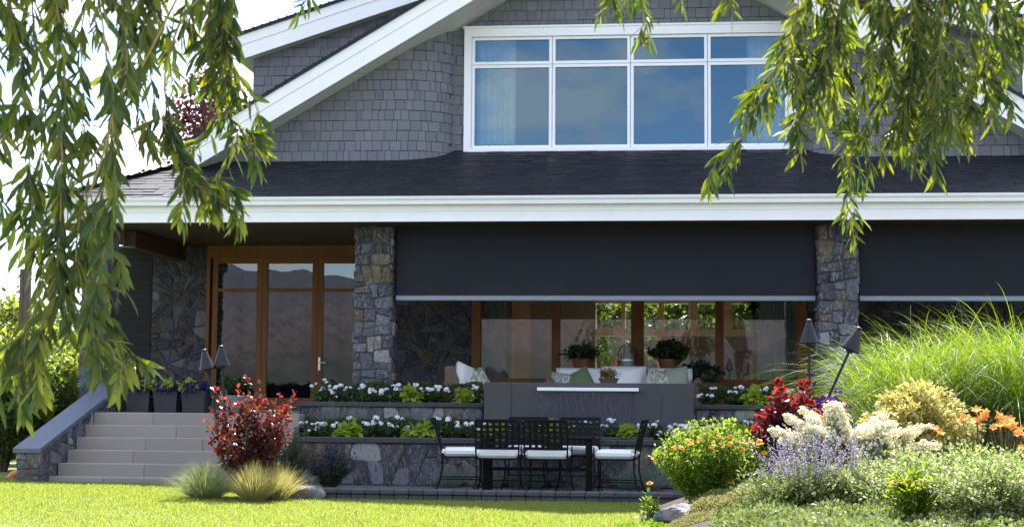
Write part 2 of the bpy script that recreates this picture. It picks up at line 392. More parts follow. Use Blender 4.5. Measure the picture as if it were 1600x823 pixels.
M['petal_orange'] = leafmat('orange_petal', [(.8, .36, .03), (.85, .48, .04), (.75, .26, .03)], [(.9, .35, .02), (.95, .5, .03)], .35, .6, .2)
M['petal_coral'] = leafmat('coral_petal', [(.8, .33, .06), (.85, .45, .10), (.75, .25, .05)], [(.95, .35, .08), (.95, .5, .1)], .4, .6, .2)
M['petal_cream'] = leafmat('cream_petal', [(.80, .75, .56), (.84, .80, .66), (.74, .66, .44), (.86, .84, .74)], [(.85, .78, .45), (.9, .84, .58)], .45, .6, .15)
M['petal_lilac'] = leafmat('lilac_petal', [(.34, .28, .42), (.42, .36, .48), (.28, .22, .38), (.52, .47, .54)], [(.5, .4, .65), (.55, .48, .7)], .35, .6, .15)
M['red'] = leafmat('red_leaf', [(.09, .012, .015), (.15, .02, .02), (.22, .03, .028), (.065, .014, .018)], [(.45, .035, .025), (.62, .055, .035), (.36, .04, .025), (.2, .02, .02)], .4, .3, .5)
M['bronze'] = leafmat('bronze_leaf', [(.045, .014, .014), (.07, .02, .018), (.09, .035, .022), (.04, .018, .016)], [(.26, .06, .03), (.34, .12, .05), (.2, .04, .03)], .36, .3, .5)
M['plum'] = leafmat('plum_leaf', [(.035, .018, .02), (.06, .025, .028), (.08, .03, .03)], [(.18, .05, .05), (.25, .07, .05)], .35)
M['helio'] = leafmat('bright_green_leaf', [(.07, .13, .02), (.10, .17, .025), (.14, .22, .035)], [(.25, .38, .02), (.33, .45, .03), (.40, .5, .04)], .45, .45, .3)
M['varieg'] = leafmat('variegated_leaf', [(.12, .16, .03), (.21, .25, .06), (.62, .60, .36), (.065, .10, .02), (.38, .40, .15), (.14, .18, .035), (.55, .54, .30)], [(.22, .34, .06), (.32, .42, .10), (.5, .54, .24)], .4, .5, .25)
M['silver'] = leafmat('silver_green_leaf', [(.11, .15, .035), (.19, .22, .07), (.08, .12, .025), (.38, .38, .22)], [(.19, .27, .04), (.30, .36, .10)], .35, .5, .25)
M['mapleleaf'] = leafmat('golden_maple_leaf', [(.42, .38, .11), (.50, .45, .17), (.34, .34, .09), (.52, .40, .17)], [(.6, .55, .12), (.65, .55, .2)], .4, .5, .2)
M['miscanthus'] = leafmat('miscanthus_blade', [(.03, .072, .006), (.045, .10, .009), (.065, .125, .012), (.13, .17, .035)], [(.14, .27, .008), (.24, .38, .012), (.36, .46, .03)], .48, .45, .3)
M['fescue'] = leafmat('fescue_blade', [(.17, .22, .10), (.22, .26, .12), (.13, .18, .08), (.30, .28, .15)], [(.26, .34, .1), (.36, .38, .14)], .4, .6, .2)
M['gold_grass'] = leafmat('golden_blade', [(.26, .25, .09), (.33, .30, .12), (.2, .22, .07), (.40, .33, .15)], [(.45, .42, .1), (.5, .44, .14)], .42, .6, .2)
M['blue_grass'] = leafmat('blue_oat_blade', [(.12, .17, .15), (.16, .21, .18), (.2, .23, .17)], [(.2, .28, .2), (.24, .3, .2)], .35, .6, .2)
M['red_grass'] = leafmat('red_blade', [(.14, .03, .03), (.2, .06, .03), (.25, .12, .04)], [(.5, .1, .05), (.55, .25, .06)], .45, .6, .2)
M['lavender'] = leafmat('lavender_spike', [(.045, .035, .075), (.06, .05, .09), (.05, .06, .05)], [(.08, .06, .14), (.1, .09, .12)], .3, .7, .15)
M['spike_brown'] = leafmat('spent_spike', [(.16, .11, .085), (.22, .15, .11), (.13, .11, .07)], [(.3, .2, .12), (.3, .24, .14)], .35, .7, .15)
M['thyme'] = leafmat('thyme_leaf', [(.16, .18, .06), (.24, .2, .1), (.32, .26, .14), (.14, .19, .05)], [(.3, .32, .08), (.4, .35, .14)], .35, .7, .15)
M['moss'] = leafmat('moss_leaf', [(.11, .2, .02), (.15, .25, .03), (.19, .27, .04)], [(.28, .45, .03), (.35, .5, .04)], .4, .7, .15)
M['tree'] = leafmat('tree_leaf', [(.035, .065, .018), (.055, .095, .022), (.08, .12, .03)], [(.14, .24, .02), (.22, .32, .03), (.3, .36, .04)], .42, .45, .3)
M['yellow_tree'] = leafmat('yellow_green_leaf', [(.09, .13, .025), (.13, .17, .03), (.17, .2, .045)], [(.3, .36, .03), (.4, .42, .05)], .45, .45, .3)
M['dark_leaf'] = leafmat('dark_leaf', [(.02, .035, .018), (.03, .05, .024), (.04, .06, .03)], [(.05, .09, .03), (.07, .12, .04)], .25)
def waterm():
    t = NT('falling_water'); v = t.obj((14, 14, 1.6)); f = t.noise(3.2, 6, .7, v)
    b = t.bump(f, .6, .02); fac = t.ramp(f, [(.36, (.05, .05, .05)), (.74, (.55, .55, .55))])
    g = t.pbr((.15, .155, .19), .3, b, Specular_IOR_Level=.5); tr = t.n('ShaderNodeBsdfTransparent', {'Color': (.86, .88, .92, 1)}).outputs[0]
    return t.fin(t.n('ShaderNodeMixShader', {0: fac, 1: tr, 2: g}).outputs[0])
M['waterfall'] = waterm()
def wetm():
    t = NT('wet_stain'); return t.fin(t.pbr((.036, .036, .041), .35))
M['wet'] = wetm()
def rockm():
    t = NT('garden_boulder'); v = t.obj(); f = t.noise(6, 8, .65, v); g = t.noise(2, 4, .6, v)
    c = t.ramp(f, [(.3, (.05, .05, .06)), (.5, (.14, .14, .155)), (.72, (.30, .28, .26))]); c2 = t.mix(t.ramp(g, [(.5, (0, 0, 0)), (.68, (.8, .8, .8))]), c, (.19, .12, .075))
    return t.fin(t.pbr(c2, .85, t.bump(f, 1.0, .05)))
M['rock'] = rockm()

# leaf templates: x along the leaf, y across, z out of its plane
LANCE = ([(0,0,0),(.18,.55,.03),(.18,-.55,.03),(.22,0,0),(.5,1,.0),(.5,-1,.0),(.52,0,-.035),(.8,.6,-.05),(.8,-.6,-.05),(.82,0,-.085),(1,0,-.13)],
         [(0,3,1),(0,2,3),(3,6,4,1),(2,5,6,3),(6,9,7,4),(5,8,9,6),(9,10,7),(8,10,9)])
OVAL = ([(0,0,0),(.3,.85,.05),(.3,-.85,.05),(.35,0,0),(.7,.9,.02),(.7,-.9,.02),(.72,0,-.03),(1,0,-.08)],
        [(0,3,1),(0,2,3),(3,6,4,1),(2,5,6,3),(6,7,4),(5,7,6)])
DIA = ([(0,0,0),(.45,1,.06),(.45,-1,.06),(1,0,-.04)], [(0,2,3,1)])
STRIP = ([(0,.7,0),(0,-.7,0),(.6,1,.02),(.6,-1,.02),(1,0,-.05)], [(0,1,3,2),(2,3,4)])
LOBED = ([(0,0,0),(.12,.75,.03),(.42,.42,.02),(.62,1.0,.0),(.72,.4,-.02),(1,0,-.1),(.12,-.75,.03),(.42,-.42,.02),(.62,-1.0,0),(.72,-.4,-.02),(.45,0,-.01)],
         [(0,10,1),(1,10,2),(2,10,4,3),(4,10,5),(0,6,10),(6,7,10),(7,8,9,10),(9,5,10)])
def unit(v): return v/(np.linalg.norm(v, axis=-1, keepdims=True)+1e-9)
def rdir(rng, n): return unit(rng.normal(size=(n, 3)))

def bez(a, b, c, t): t = t[..., None]; return (1-t)**2*a+2*t*(1-t)*b+t*t*c
def stems(rng, base, n, H, Rx, Ry, hv=.25, foot=.15, curve=.35, dome=.45, upw=1.0):
    """fan of stems from one root: start, control and end points"""
    u = np.sqrt(rng.uniform(0, 1, n)); a = rng.uniform(0, 2*np.pi, n)
    hz = np.stack([np.cos(a)*u*Rx, np.sin(a)*u*Ry, np.zeros(n)], 1)
    h = H*(1-dome*u**2.2)*rng.uniform(1-hv, 1.0, n)
    p0 = np.asarray(base)+hz*foot; p2 = np.asarray(base)+hz; p2[:, 2] += h
    p1 = np.asarray(base)+hz*curve; p1[:, 2] += h*.62*upw
    return p0, p1, p2, h
def stem_mesh(mb, p0, p1, p2, r, seg=4, n=3, tip=.5):
    t = np.linspace(0, 1, seg+1)
    for i in range(len(p0)): mb.tube(bez(p0[i], p1[i], p2[i], t), np.linspace(r, r*tip, seg+1), n, cap=False)
def leaves_on(mb, rng, p0, p1, p2, per, L, W, tpl=OVAL, t0=.2, t1=1.0, out=.8, droop=.1, off=.02, lv=.3, mi=0, pw=1.0, up=.35):
    n = len(p0); k = int(per); t = t0+(t1-t0)*rng.uniform(0, 1, (n, k))**pw
    pos = bez(p0[:, None], p1[:, None], p2[:, None], t).reshape(-1, 3)
    tan = (2*(1-t)[..., None]*(p1-p0)[:, None]+2*t[..., None]*(p2-p1)[:, None]).reshape(-1, 3); tan = unit(tan)
    r = rdir(rng, n*k); d = unit(tan*(1-out)+r*out+np.array([0, 0, up-droop]))
    nn = unit(rdir(rng, n*k)*.7+np.array([0, 0, 1.0])); Ls = L*rng.uniform(1-lv, 1+lv, n*k)
    mb.scatter(*tpl, pos+r*off, d, nn, Ls, Ls*W/L, mi)
def plant(name, label, cat, base, n, H, Rx, Ry, per, L, W, mat, tpl=OVAL, stem_mat=None, stem_r=.004, group=None, seed=1, parts='foliage', stem_kw={}, leaf_kw={}):
    rng = rs(seed); root = thing(name, label, cat, tuple(base), group)
    s = stems(rng, base, n, H, Rx, Ry, **stem_kw); mb = MB(); leaves_on(mb, rng, *s[:3], per, L, W, tpl, **leaf_kw)
    mb.build(parts, mat, root)
    if stem_mat is not None:
        sb = MB(); q = min(n, 90); stem_mesh(sb, s[0][:q], s[1][:q], s[2][:q], stem_r); sb.build('stem', stem_mat, root)
    return root, s, rng
def tuft(name, label, cat, base, n, L, W, mat, spread=.6, droop=.35, r0=.08, group=None, seed=1, part='blade_tuft', seg=5, lv=.3, root=None):
    rng = rs(seed); base = np.asarray(base, float)
    a = rng.uniform(0, 2*np.pi, n); u = rng.uniform(0, 1, n)**.8; lean = spread*u
    D = np.stack([np.cos(a)*np.sin(lean), np.sin(a)*np.sin(lean), np.cos(lean)], 1)
    Pp = base+np.stack([np.cos(a)*u*r0, np.sin(a)*u*r0, np.zeros(n)], 1)
    Ls = L*rng.uniform(1-lv, 1.05, n); mb = MB(); mb.blades(Pp, D, Ls, np.full(n, W), droop*rng.uniform(.5, 1.4, n)*(.35+u), seg, rng=rng)
    if root is None: root = thing(name, label, cat, tuple(base), group)
    mb.build(part, mat, root); return root

# ================================================================== THE SETTING
def sst(a, b, x):
    t = np.clip((x-a)/(b-a), 0, 1); return t*t*(3-2*t)
def gz(x, y):
    """height of the lawn"""
    return .06*sst(-3.5, -6.5, x)*sst(12, 17, y)*sst(40, 22, y)
def bedz(x, y):
    """height of the planting mound on the right"""
    e = sst(-.55, .9, x+.10*np.sin(y*2.1))*sst(8.5, 10.5, y)*sst(19.4, 17.6, y)*sst(11, 9, x)
    return -.06+.36*e+.03*np.sin(x*3.1+y*1.7)*e
def grid_mesh(name, xs, ys, zf, mat):
    X, Y = np.meshgrid(xs, ys); Z = zf(X, Y); nx = len(xs); ny = len(ys)
    i = np.arange(nx*ny).reshape(ny, nx); Fq = np.stack([i[:-1, :-1], i[:-1, 1:], i[1:, 1:], i[1:, :-1]], -1).reshape(-1, 4)
    b = MB(); b.add(np.stack([X, Y, Z], -1).reshape(-1, 3), Fq); return b.build(name, mat, smooth=True)
ax = np.concatenate([[-5000, -1500, -400, -120, -50], np.linspace(-24, 16, 81), [40, 120, 400, 1500, 5000]])
ay = np.concatenate([[-5000, -1500, -400, -100, -30], np.linspace(-8, 30, 77), [60, 150, 500, 1500, 5000]])
tag(grid_mesh('ground', ax, ay, gz, M['turf']), kind='structure')
tag(grid_mesh('garden_bed', np.linspace(-.7, 11, 90), np.linspace(8.5, 19.4, 84), bedz, M['soil']), kind='structure')
b = MB(); b.box(-5000, -1500, -1.0, 5000, -9, .02)
lt = NT('lake_water'); lv = lt.noise(.35, 4, .6, lt.obj((1, 3, 1)))
tag(b.build('lake', lt.fin(lt.pbr((.03, .05, .075), .12, lt.bump(lv, .25, .3)))), kind='structure')
b = MB(); b.box(-60, -9, -.5, 60, 8, .03)  # unseen grey ground, added to bounce neutral light onto the facade
tag(b.build('bounce_ground', plain('bounce_grey', (.36, .35, .34), .95, .2, 3, .4, .01)), kind='structure')
# dry hills over the lake, behind the photographer (the windows mirror them)
b = MB(); rng = rs(5); nA = 1100; th = np.linspace(R_(178), R_(362), nA)
prof = sum(np.sin(th*k+rng.uniform(0, 6))*a for k, a in ((3, 28), (7, 16), (13, 10), (29, 5), (57, 3)))+172+np.convolve(rng.normal(size=nA), [.3, .6, 1, .6, .3], 'same')*1.6
V = []
for k, (r, q) in enumerate(((1500, 0), (1750, .45), (2050, .8), (2350, 1.0), (2800, .3))):
    jit = rng.uniform(-9, 9, nA)*(q > 0)*(q < 1)
    V.append(np.stack([np.cos(th)*r, np.sin(th)*r, prof*q+jit-3*(k == 0)], 1))
i = np.arange(5*nA).reshape(5, nA)
b.add(np.concatenate(V), np.stack([i[:-1, :-1], i[:-1, 1:], i[1:, 1:], i[1:, :-1]], -1).reshape(-1, 4))
tag(b.build('hills', M['hill'], smooth=True), kind='structure')

# ------------------------------------------------------------------ stonework
def area(p): p = np.asarray(p); x, y = p[:, 0], p[:, 1]; return .5*abs(np.dot(x, np.roll(y, -1))-np.dot(y, np.roll(x, -1)))
def cut(poly, p, n):
    A, B = [], []; k = len(poly)
    d = [(q-p) @ n for q in poly]
    for i in range(k):
        j = (i+1) % k
        (A if d[i] >= 0 else B).append(poly[i])
        if d[i]*d[j] < 0:
            x = poly[i]+(poly[j]-poly[i])*d[i]/(d[i]-d[j]); A.append(x); B.append(x)
    return A, B
def stones(poly, size, slant, rng):
    poly = [np.asarray(p, float) for p in poly]
    A = np.array(poly); mn, mx_ = A.min(0), A.max(0); w, h = mx_-mn
    if area(poly) < size*size*rng.uniform(.5, 1.9) and max(w, h)/max(min(w, h), 1e-3) < 2.6: return [poly]
    if max(w, h) < .06: return [poly]
    horizontal = w*rng.uniform(.75, 1.2) < h*1.0
    t = rng.uniform(.34, .66); a = rng.normal()*slant
    c = mn+(mx_-mn)*t; n = np.array([math.sin(a), math.cos(a)]) if horizontal else np.array([math.cos(a), math.sin(a)])
    p, q = cut(poly, c, n)
    if len(p) < 3 or len(q) < 3 or area(p) < 4e-4 or area(q) < 4e-4: return [poly]
    return stones(p, size, slant, rng)+stones(q, size, slant, rng)
def stone_face(mb, O, U, Vv, N, poly, size=.2, slant=.12, seed=1, gap=.007, depth=(.008, .045)):
    """clads a flat convex polygon (in u, v metres) with irregular stones standing proud of it"""
    rng = rs(seed); O, U, Vv, N = [np.asarray(x, float) for x in (O, U, Vv, N)]
    for p in stones(poly, size, slant, rng):
        p = np.array(p); c = p.mean(0); r = np.linalg.norm(p-c, axis=1)[:, None]
        if r.min() < .012: continue
        o = c+(p-c)*(1-gap/r); k = len(p)
        # an uneven outline: two points per edge, nudged
        ring = []
        for i_ in range(k):
            a_, b_ = o[i_], o[(i_+1) % k]; e = np.linalg.norm(b_-a_)
            ring.append(a_*.86+b_*.14); ring.append((a_+b_)/2+rng.normal(size=2)*min(.006, e*.04)); ring.append(a_*.14+b_*.86)
        o = np.array(ring); k = len(o); r = np.linalg.norm(o-c, axis=1)[:, None]
        d = rng.uniform(*depth); f = c+(o-c)*(1-np.minimum(.016, r*.3)/r); tilt = rng.normal(size=2)*.06
        zf = d+(f-c)@tilt+rng.normal(size=k)*.002
        to3 = lambda q, z: O+q[:, :1]*U+q[:, 1:]*Vv+np.asarray(z).reshape(-1, 1)*N
        V = np.concatenate([to3(o, np.full(k, -.004)), to3(o, np.full(k, max(.002, d-.014))), to3(f, zf), to3(c[None], [d+.004])])
        Fs = [(q*k+i_, q*k+(i_+1) % k, q*k+k+(i_+1) % k, q*k+k+i_) for q in range(2) for i_ in range(k)]+[(2*k+i_, 2*k+(i_+1) % k, 3*k) for i_ in range(k)]
        mb.add(V, Fs, 0)
rect = lambda w, h: [(0, 0), (w, 0), (w, h), (0, h)]
DECK = .91
PX = lambda px, Y: float(P(px, 560, Y)[0])
PZ = lambda py, Y, px=800: float(P(px, py, Y)[2])

# ================================================================== THE HOUSE
XC = -.565
house = thing('house', 'grey shingled house with white gables, long porch and dark roller screens', 'house', (XC, 25, 0))
zl = lambda x: 8.50-.589*abs(x-XC)            # underside of the front gable roof
zd = lambda x: 8.71-.318*abs(x-XC)            # underside of the wide roof behind
RY0, RZ0, RS = 21.33, 4.0, .462               # porch roof: eave and slope
rz_ = lambda y: RZ0+(y-RY0)*RS

# porch roof
b = MB(); x0, x1 = -9.06, 8.6; dd = 2.6
b.add([(x0, RY0, RZ0-.03), (x1, RY0, RZ0-.03), (x1, RY0+dd, rz_(RY0+dd)-.03), (x0+dd, RY0+dd, rz_(RY0+dd)-.03), (x0+dd, 31, rz_(RY0+dd)-.03), (x0, 31, RZ0-.03)], [(0, 1, 2, 3), (0, 3, 4, 5)])
rng = rs(11); dy = .125; k = 0; y = RY0+.004
while y < RY0+dd-.1:
    x = x0+max(0, y-RY0)-.01; x += rng.uniform(-.2, 0)
    xs = x0+max(0, y-RY0)
    while x < x1:
        w = rng.uniform(.12, .36); a = max(x, xs); e = min(x+w-.004, x1); th = rng.choice([.006, .011, .016]); yy = y+rng.uniform(-.006, .006)
        if e > a+.02:
            L = dy*1.25; z0_, z1_ = rz_(yy), rz_(yy+L)
            b.add([(a, yy, z0_-.012), (e, yy, z0_-.012), (e, yy, z0_+th), (a, yy, z0_+th), (e, yy+L, z1_+.001), (a, yy+L, z1_+.001)], [(0, 1, 2, 3), (3, 2, 4, 5), (0, 3, 5), (1, 4, 2)])
        x += w
    y += dy
# left hip face courses
y = 0
for k in range(19):
    t = k*dy; xx = x0-.03+t; zz = RZ0+t*RS; yy = RY0+max(0, t)
    while yy < 30.5:
        w = rng.uniform(.2, .5)
        b.add([(xx, yy, zz-.012), (xx, yy+w-.004, zz-.012), (xx, yy+w-.004, zz+.012), (xx, yy, zz+.012), (xx+.155, yy+w-.004, zz+.074), (xx+.155, yy, zz+.074)], [(0, 3, 2, 1), (3, 5, 4, 2)]); yy += w
pr = b.build('porch_roof', M['roof'], house)
b = MB()      # ridge caps along the hip
for k in range(14):
    t = k*.17; c = np.array([x0+t, RY0+t, RZ0+t*RS+.03]); e = c+np.array([.2, .2, .2*RS])
    n1 = np.array([-.11, .05, -.03]); n2 = np.array([.11, -.05, -.03]); n1, n2 = np.array([.1, -.1, -.012]), np.array([-.1, .1, -.012])
    b.add([c+n1, c, c+n2, e+n1*.9, e-[0, 0, .012], e+n2*.9], [(0, 1, 4, 3), (1, 2, 5, 4)])
b.build('hip_cap', M['roof'], pr)

# eave: boards and gutter
b = MB()
b.box(-9.12, 21.43, 3.655, 8.6, 21.47, 3.80); b.box(-9.125, 21.424, 3.802, 8.602, 21.468, 3.90)
b.box(-9.12, 21.472, 3.655, -9.08, 31, 3.80); b.box(-9.14, 21.47, 3.80, -9.09, 31, 3.90)
b.build('fascia', M['white'], house)
b = MB(); prof = [(21.42, 3.888), (21.335, 3.888), (21.328, 3.894), (21.325, 3.945), (21.31, 3.962), (21.303, 3.985), (21.303, 4.005), (21.312, 4.005), (21.315, 3.985), (21.345, 3.965), (21.42, 3.965)]
b.prism(prof, 0, -9.25, .55); b.prism(prof, 0, .554, 8.6)
b.prism([(x0-.085+(21.42-p[0])*0-(21.42-p[0])-.0, p[1]) for p in prof], 1, 21.41, 31)
b.build('gutter', M['gutter'], house)
b = MB(); b.box(-9.06, 21.474, 3.66, 8.6, 25.0, 3.70); b.box(-9.06, 25.0, 3.662, -6.9, 31, 3.702); b.build('porch_ceiling', M['soffit_wood'], house)

# front gable wall with its curved return into the window recess
PATHL = [(-6.75, 23.0), (XC-3.75, 23.0)]
for t in np.linspace(0, 1, 13)[1:]: PATHL.append((XC-3.75+1.025*math.sin(t*math.pi/2), 23.0+.5*(1-math.cos(t*math.pi/2))))
def resample(path, xs_):
    p = np.array(path); s = np.concatenate([[0], np.cumsum(np.linalg.norm(np.diff(p, axis=0), axis=1))])
    return np.stack([np.interp(xs_, s, p[:, 0]), np.interp(xs_, s, p[:, 1])], 1), s[-1]
def back_wall(mb, path, z0, top):
    _, Ltot = resample(path, [0]); q, _ = resample(path, np.linspace(0, Ltot, max(2, int(Ltot/.12))))
    n = len(q); V = np.concatenate([np.c_[q, np.full(n, z0)], np.c_[q, [top(x)+.2 for x in q[:, 0]]]])
    mb.add(V, [(i_, i_+1, n+i_+1, n+i_) for i_ in range(n-1)], 1)
def wood_shingles(mb, path, z0, rows, top, seed, row=.158, hole=None, wr=(.07, .21)):
    rng = rs(seed); _, Lt = resample(path, [0])
    for r in range(rows):
        z = z0+r*row; s = -rng.uniform(0, .1)
        while s < Lt:
            w = rng.uniform(*wr); a, e = max(s+.0035, 0), min(s+w-.0035, Lt); s += w
            if e-a < .02: continue
            q, _ = resample(path, [a, e]); c = q.mean(0)
            if z > top(c[0])+.25: continue
            if hole and hole[0]-.01 < c[0] < hole[1]+.01 and hole[2]-.02 < z < hole[3]-.02: continue
            d = q[1]-q[0]; nrm = np.array([d[1], -d[0]]); nrm /= np.linalg.norm(nrm)
            t0 = rng.uniform(.010, .018); zb = z+rng.uniform(-.003, .003); h = row*.962
            f = lambda p, o, zz: (p[0]+nrm[0]*o, p[1]+nrm[1]*o, zz)
            V = [f(q[0], t0, zb), f(q[1], t0, zb), f(q[1], .006, zb+h), f(q[0], .006, zb+h), f(q[0], .001, zb), f(q[1], .001, zb)]
            mb.add(V, [(0, 1, 2, 3), (4, 5, 1, 0), (4, 0, 3), (5, 2, 1)])
WX0, WX1, WZ0, WZ1 = -3.115, 2.03, 4.967, 6.93
mir = lambda path: [(2*XC-x, y) for x, y in path][::-1]
b = MB()
for pth, sd in ((PATHL, 21), (mir(PATHL), 22)):
    back_wall(b, pth, 4.3, zl); wood_shingles(b, pth, 4.62, 26, zl, sd)
flat = [(XC-2.725, 23.5), (-XC*0+XC+2.725, 23.5)]
for xa, xb in ((flat[0][0], WX0+.02), (WX1-.02, flat[1][0])): back_wall(b, [(xa, 23.5), (xb, 23.5)], 4.6, zl)
back_wall(b, [(WX0+.02, 23.5), (XC, 23.5), (WX1-.02, 23.5)], WZ1-.02, zl)
wood_shingles(b, [(flat[0][0]+.03, 23.5), (WX0-.0, 23.5)], 4.62, 26, zl, 23); wood_shingles(b, [(WX1, 23.5), (flat[1][0]-.03, 23.5)], 4.62, 26, zl, 24)
wood_shingles(b, [(WX0, 23.5), (WX1, 23.5)], WZ1-.03, 12, zl, 25)
gw = b.build('gable_wall', [M['shingle'], M['roof']], house)
for xx in (flat[0][0], flat[1][0]-.03): b = MB(); b.box(xx, 23.47, 4.6, xx+.03, 23.52, 7.2); b.build('corner_trim', M['shingle'], gw)
# upper wall behind, under the wide roof
DY = 24.5; b = MB()
for pth, sd in (([(-6.80, DY), (-3.35, DY)], 31), ([(2*XC+3.35, DY), (2*XC+6.80, DY)], 32)):
    back_wall(b, pth, 4.3, zd); wood_shingles(b, pth, 4.55, 28, zd, sd, wr=(.09, .24))
b.build('upper_wall', [M['shingle'], M['roof']], house)
b = MB()
for xa in (-6.80, 2*XC+6.60): b.box(xa, DY+.03, 4.2, xa+.2, 31, 6.72)
b.box(-6.6, 30.8, 3.8, 2*XC+6.6, 31.0, 8.0)
for xa in (-6.72, 2*XC+6.58): b.box(xa, 23.06, 4.2, xa+.14, DY+.02, 4.9)
b.box(4.6, 25.26, .5, 8.5, 31.0, 4.95)  # unseen solid block, added to stop sunlight leaking onto the right screen
b.build('side_wall', M['shingle'], house)
# roofs
def gable_roof(name, zf, half, y0, y1, th, mats, black=.055):
    b = MB()
    for s in (-1, 1):
        xe = XC+s*half; P4 = [(XC, zf(XC)), (xe, zf(xe)), (xe, zf(xe)+th), (XC, zf(XC)+th)]
        b.prism(P4, 1, y0+.045, y1)
    r = b.build(name, mats, house)
    b = MB()
    for s in (-1, 1):
        xe = XC+s*(half+.05); o = zf(xe)
        b.prism([(XC, zf(XC)+th+.003), (xe, zf(xe)+th+.003), (xe, zf(xe)+th+black), (XC, zf(XC)+th+black)], 1, y0-.05, y1+.1)
        rng = rs(41); yy = 0
        n = int(half/.14)
        for k in range(n):
            xx = XC+s*(half-.14*k); z0_ = zf(xx)+th+black
            b.box(min(xx, xx-s*.02), y0-.055-rng.uniform(0, .01), z0_-.004, max(xx, xx-s*.02), y1, z0_+.018)
    b.build('roof_shingles', M['roof'], r)
    for s in (-1, 1):
        b = MB(); xe = XC+s*half
        q = lambda a_, b_: [(XC, zf(XC)+a_), (xe, zf(xe)+a_), (xe, zf(xe)+b_), (XC, zf(XC)+b_)]
        b.prism(q(-.02, th*.56), 1, y0, y0+.043); b.prism(q(th*.56+.003, th+.0), 1, y0-.012, y0+.043)
        b.build('rake_board', M['white'], r)
    return r
gable_roof('gable_roof', zl, 6.56, 22.45, 31.3, .41, M['soffit_white'])
gable_roof('wide_roof', zd, 6.45, 24.2, 31.5, .38, M['soffit_white'])

# upper window
win = thing('upper_window', None, None, (0, 23.5, 0)); win.parent = house; win.location = Vector((0, 23.5, 0))-house.location
b = MB(); t = .115; y0, y1 = 23.42, 23.56
b.box(WX0, y0, WZ0, WX0+t, y1, WZ1); b.box(WX1-t, y0, WZ0, WX1, y1, WZ1); b.box(WX0+t, y0, WZ1-t-.02, WX1-t, y1, WZ1); b.box(WX0+t, y0, WZ0, WX1-t, y1, WZ0+.055)
b.box(WX0-.02, y0-.02, WZ1, WX1+.02, y1, WZ1+.03)
b.build('frame', M['window_white'], win)
colx = [WX0+t, PX(861, 23.5), PX(985, 23.5), PX(1107, 23.5), WX1-t]; tz = float(P(980, 99.5, 23.5)[2]); zt = WZ1-t-.02; zb = WZ0+.055
for i_ in range(4):
    for (za, ze) in ((zb, tz), (tz, zt)):
        xa, xb = colx[i_]+.004, colx[i_+1]-.004; za2, ze2 = za+.004, ze-.004; s_ = .045; b = MB(); yy0, yy1 = 23.465, 23.53
        b.box(xa, yy0, za2, xa+s_, yy1, ze2); b.box(xb-s_, yy0, za2, xb, yy1, ze2); b.box(xa+s_, yy0, ze2-s_, xb-s_, yy1, ze2); b.box(xa+s_, yy0, za2, xb-s_, yy1, za2+s_)
        sash = b.build('sash', M['window_white'], house); sash.name = 'sash'
        b = MB(); b.add([(xa+s_-.01, 23.5, za2+s_-.01), (xb-s_+.01, 23.5, za2+s_-.01), (xb-s_+.01, 23.5, ze2-s_+.01), (xa+s_-.01, 23.5, ze2-s_+.01)], [(0, 1, 2, 3)])
        b.build('pane', M['glass_up'], sash)
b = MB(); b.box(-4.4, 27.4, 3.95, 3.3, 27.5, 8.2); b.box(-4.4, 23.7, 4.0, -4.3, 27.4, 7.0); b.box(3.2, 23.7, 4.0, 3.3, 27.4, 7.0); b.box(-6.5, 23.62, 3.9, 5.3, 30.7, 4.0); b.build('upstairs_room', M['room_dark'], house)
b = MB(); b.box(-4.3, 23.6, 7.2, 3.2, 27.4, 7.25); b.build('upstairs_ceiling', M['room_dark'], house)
def curtain(name, label, x0, x1, y, z0, z1, mat, folds=9, amp=.035, seed=1):
    rng = rs(seed); n = folds*8; xs_ = np.linspace(x0, x1, n); ph = np.cumsum(rng.uniform(.6, 1.4, n)); ph = ph/ph[-1]*folds*2*np.pi
    yy = y+amp*np.sin(ph)*rng.uniform(.8, 1.1, n); b = MB(); V = []
    for z, k in ((z1, .8), (z0+(z1-z0)*.5, 1), (z0, 1.15)): V += [(a, y+(c-y)*k, z) for a, c in zip(xs_, yy)]
    b.add(V, [(r*n+i_, r*n+i_+1, r*n+n+i_+1, r*n+n+i_) for r in range(2) for i_ in range(n-1)])
    o = b.build(name, mat, smooth=True, origin=(x0, y, z0)); return tag(o, label, 'curtain')
curtain('curtain', 'cream curtain at the left end of the upstairs window', PX(742, 23.75), PX(803, 23.75), 23.78, 4.72, 6.95, M['curtain'], 7, .03, 3)
curtain('curtain', 'cream curtain at the right end of the upstairs window, behind willow leaves', PX(1170, 23.75), PX(1236, 23.75), 23.78, 4.72, 6.95, M['curtain'], 7, .03, 4)

# stone pillars
for (xa, xb, sd) in ((-8.66, -8.29, 51), (-4.51, -4.0, 52), (2.22, 2.74, 53), (8.0, 8.5, 54)):
    b = MB(); ya, yb = 22.02, 22.5; b.box(xa, ya, DECK-.3, xb, yb, 3.655, 1); h = 3.655-DECK; o = xb-xa
    g = dict(size=.215, slant=.10, gap=.005, depth=(.012, .04))
    stone_face(b, (xa-.015, ya, DECK), (1, 0, 0), (0, 0, 1), (0, -1, 0), rect(o+.03, h), seed=sd, **g)
    stone_face(b, (xb, ya, DECK), (0, 1, 0), (0, 0, 1), (1, 0, 0), rect(yb-ya, h), seed=sd+10, **g)
    stone_face(b, (xa, yb, DECK), (0, -1, 0), (0, 0, 1), (-1, 0, 0), rect(yb-ya, h), seed=sd+20, **g)
    b.build('stone_pillar', [M['stone'], M['mortar']], house)
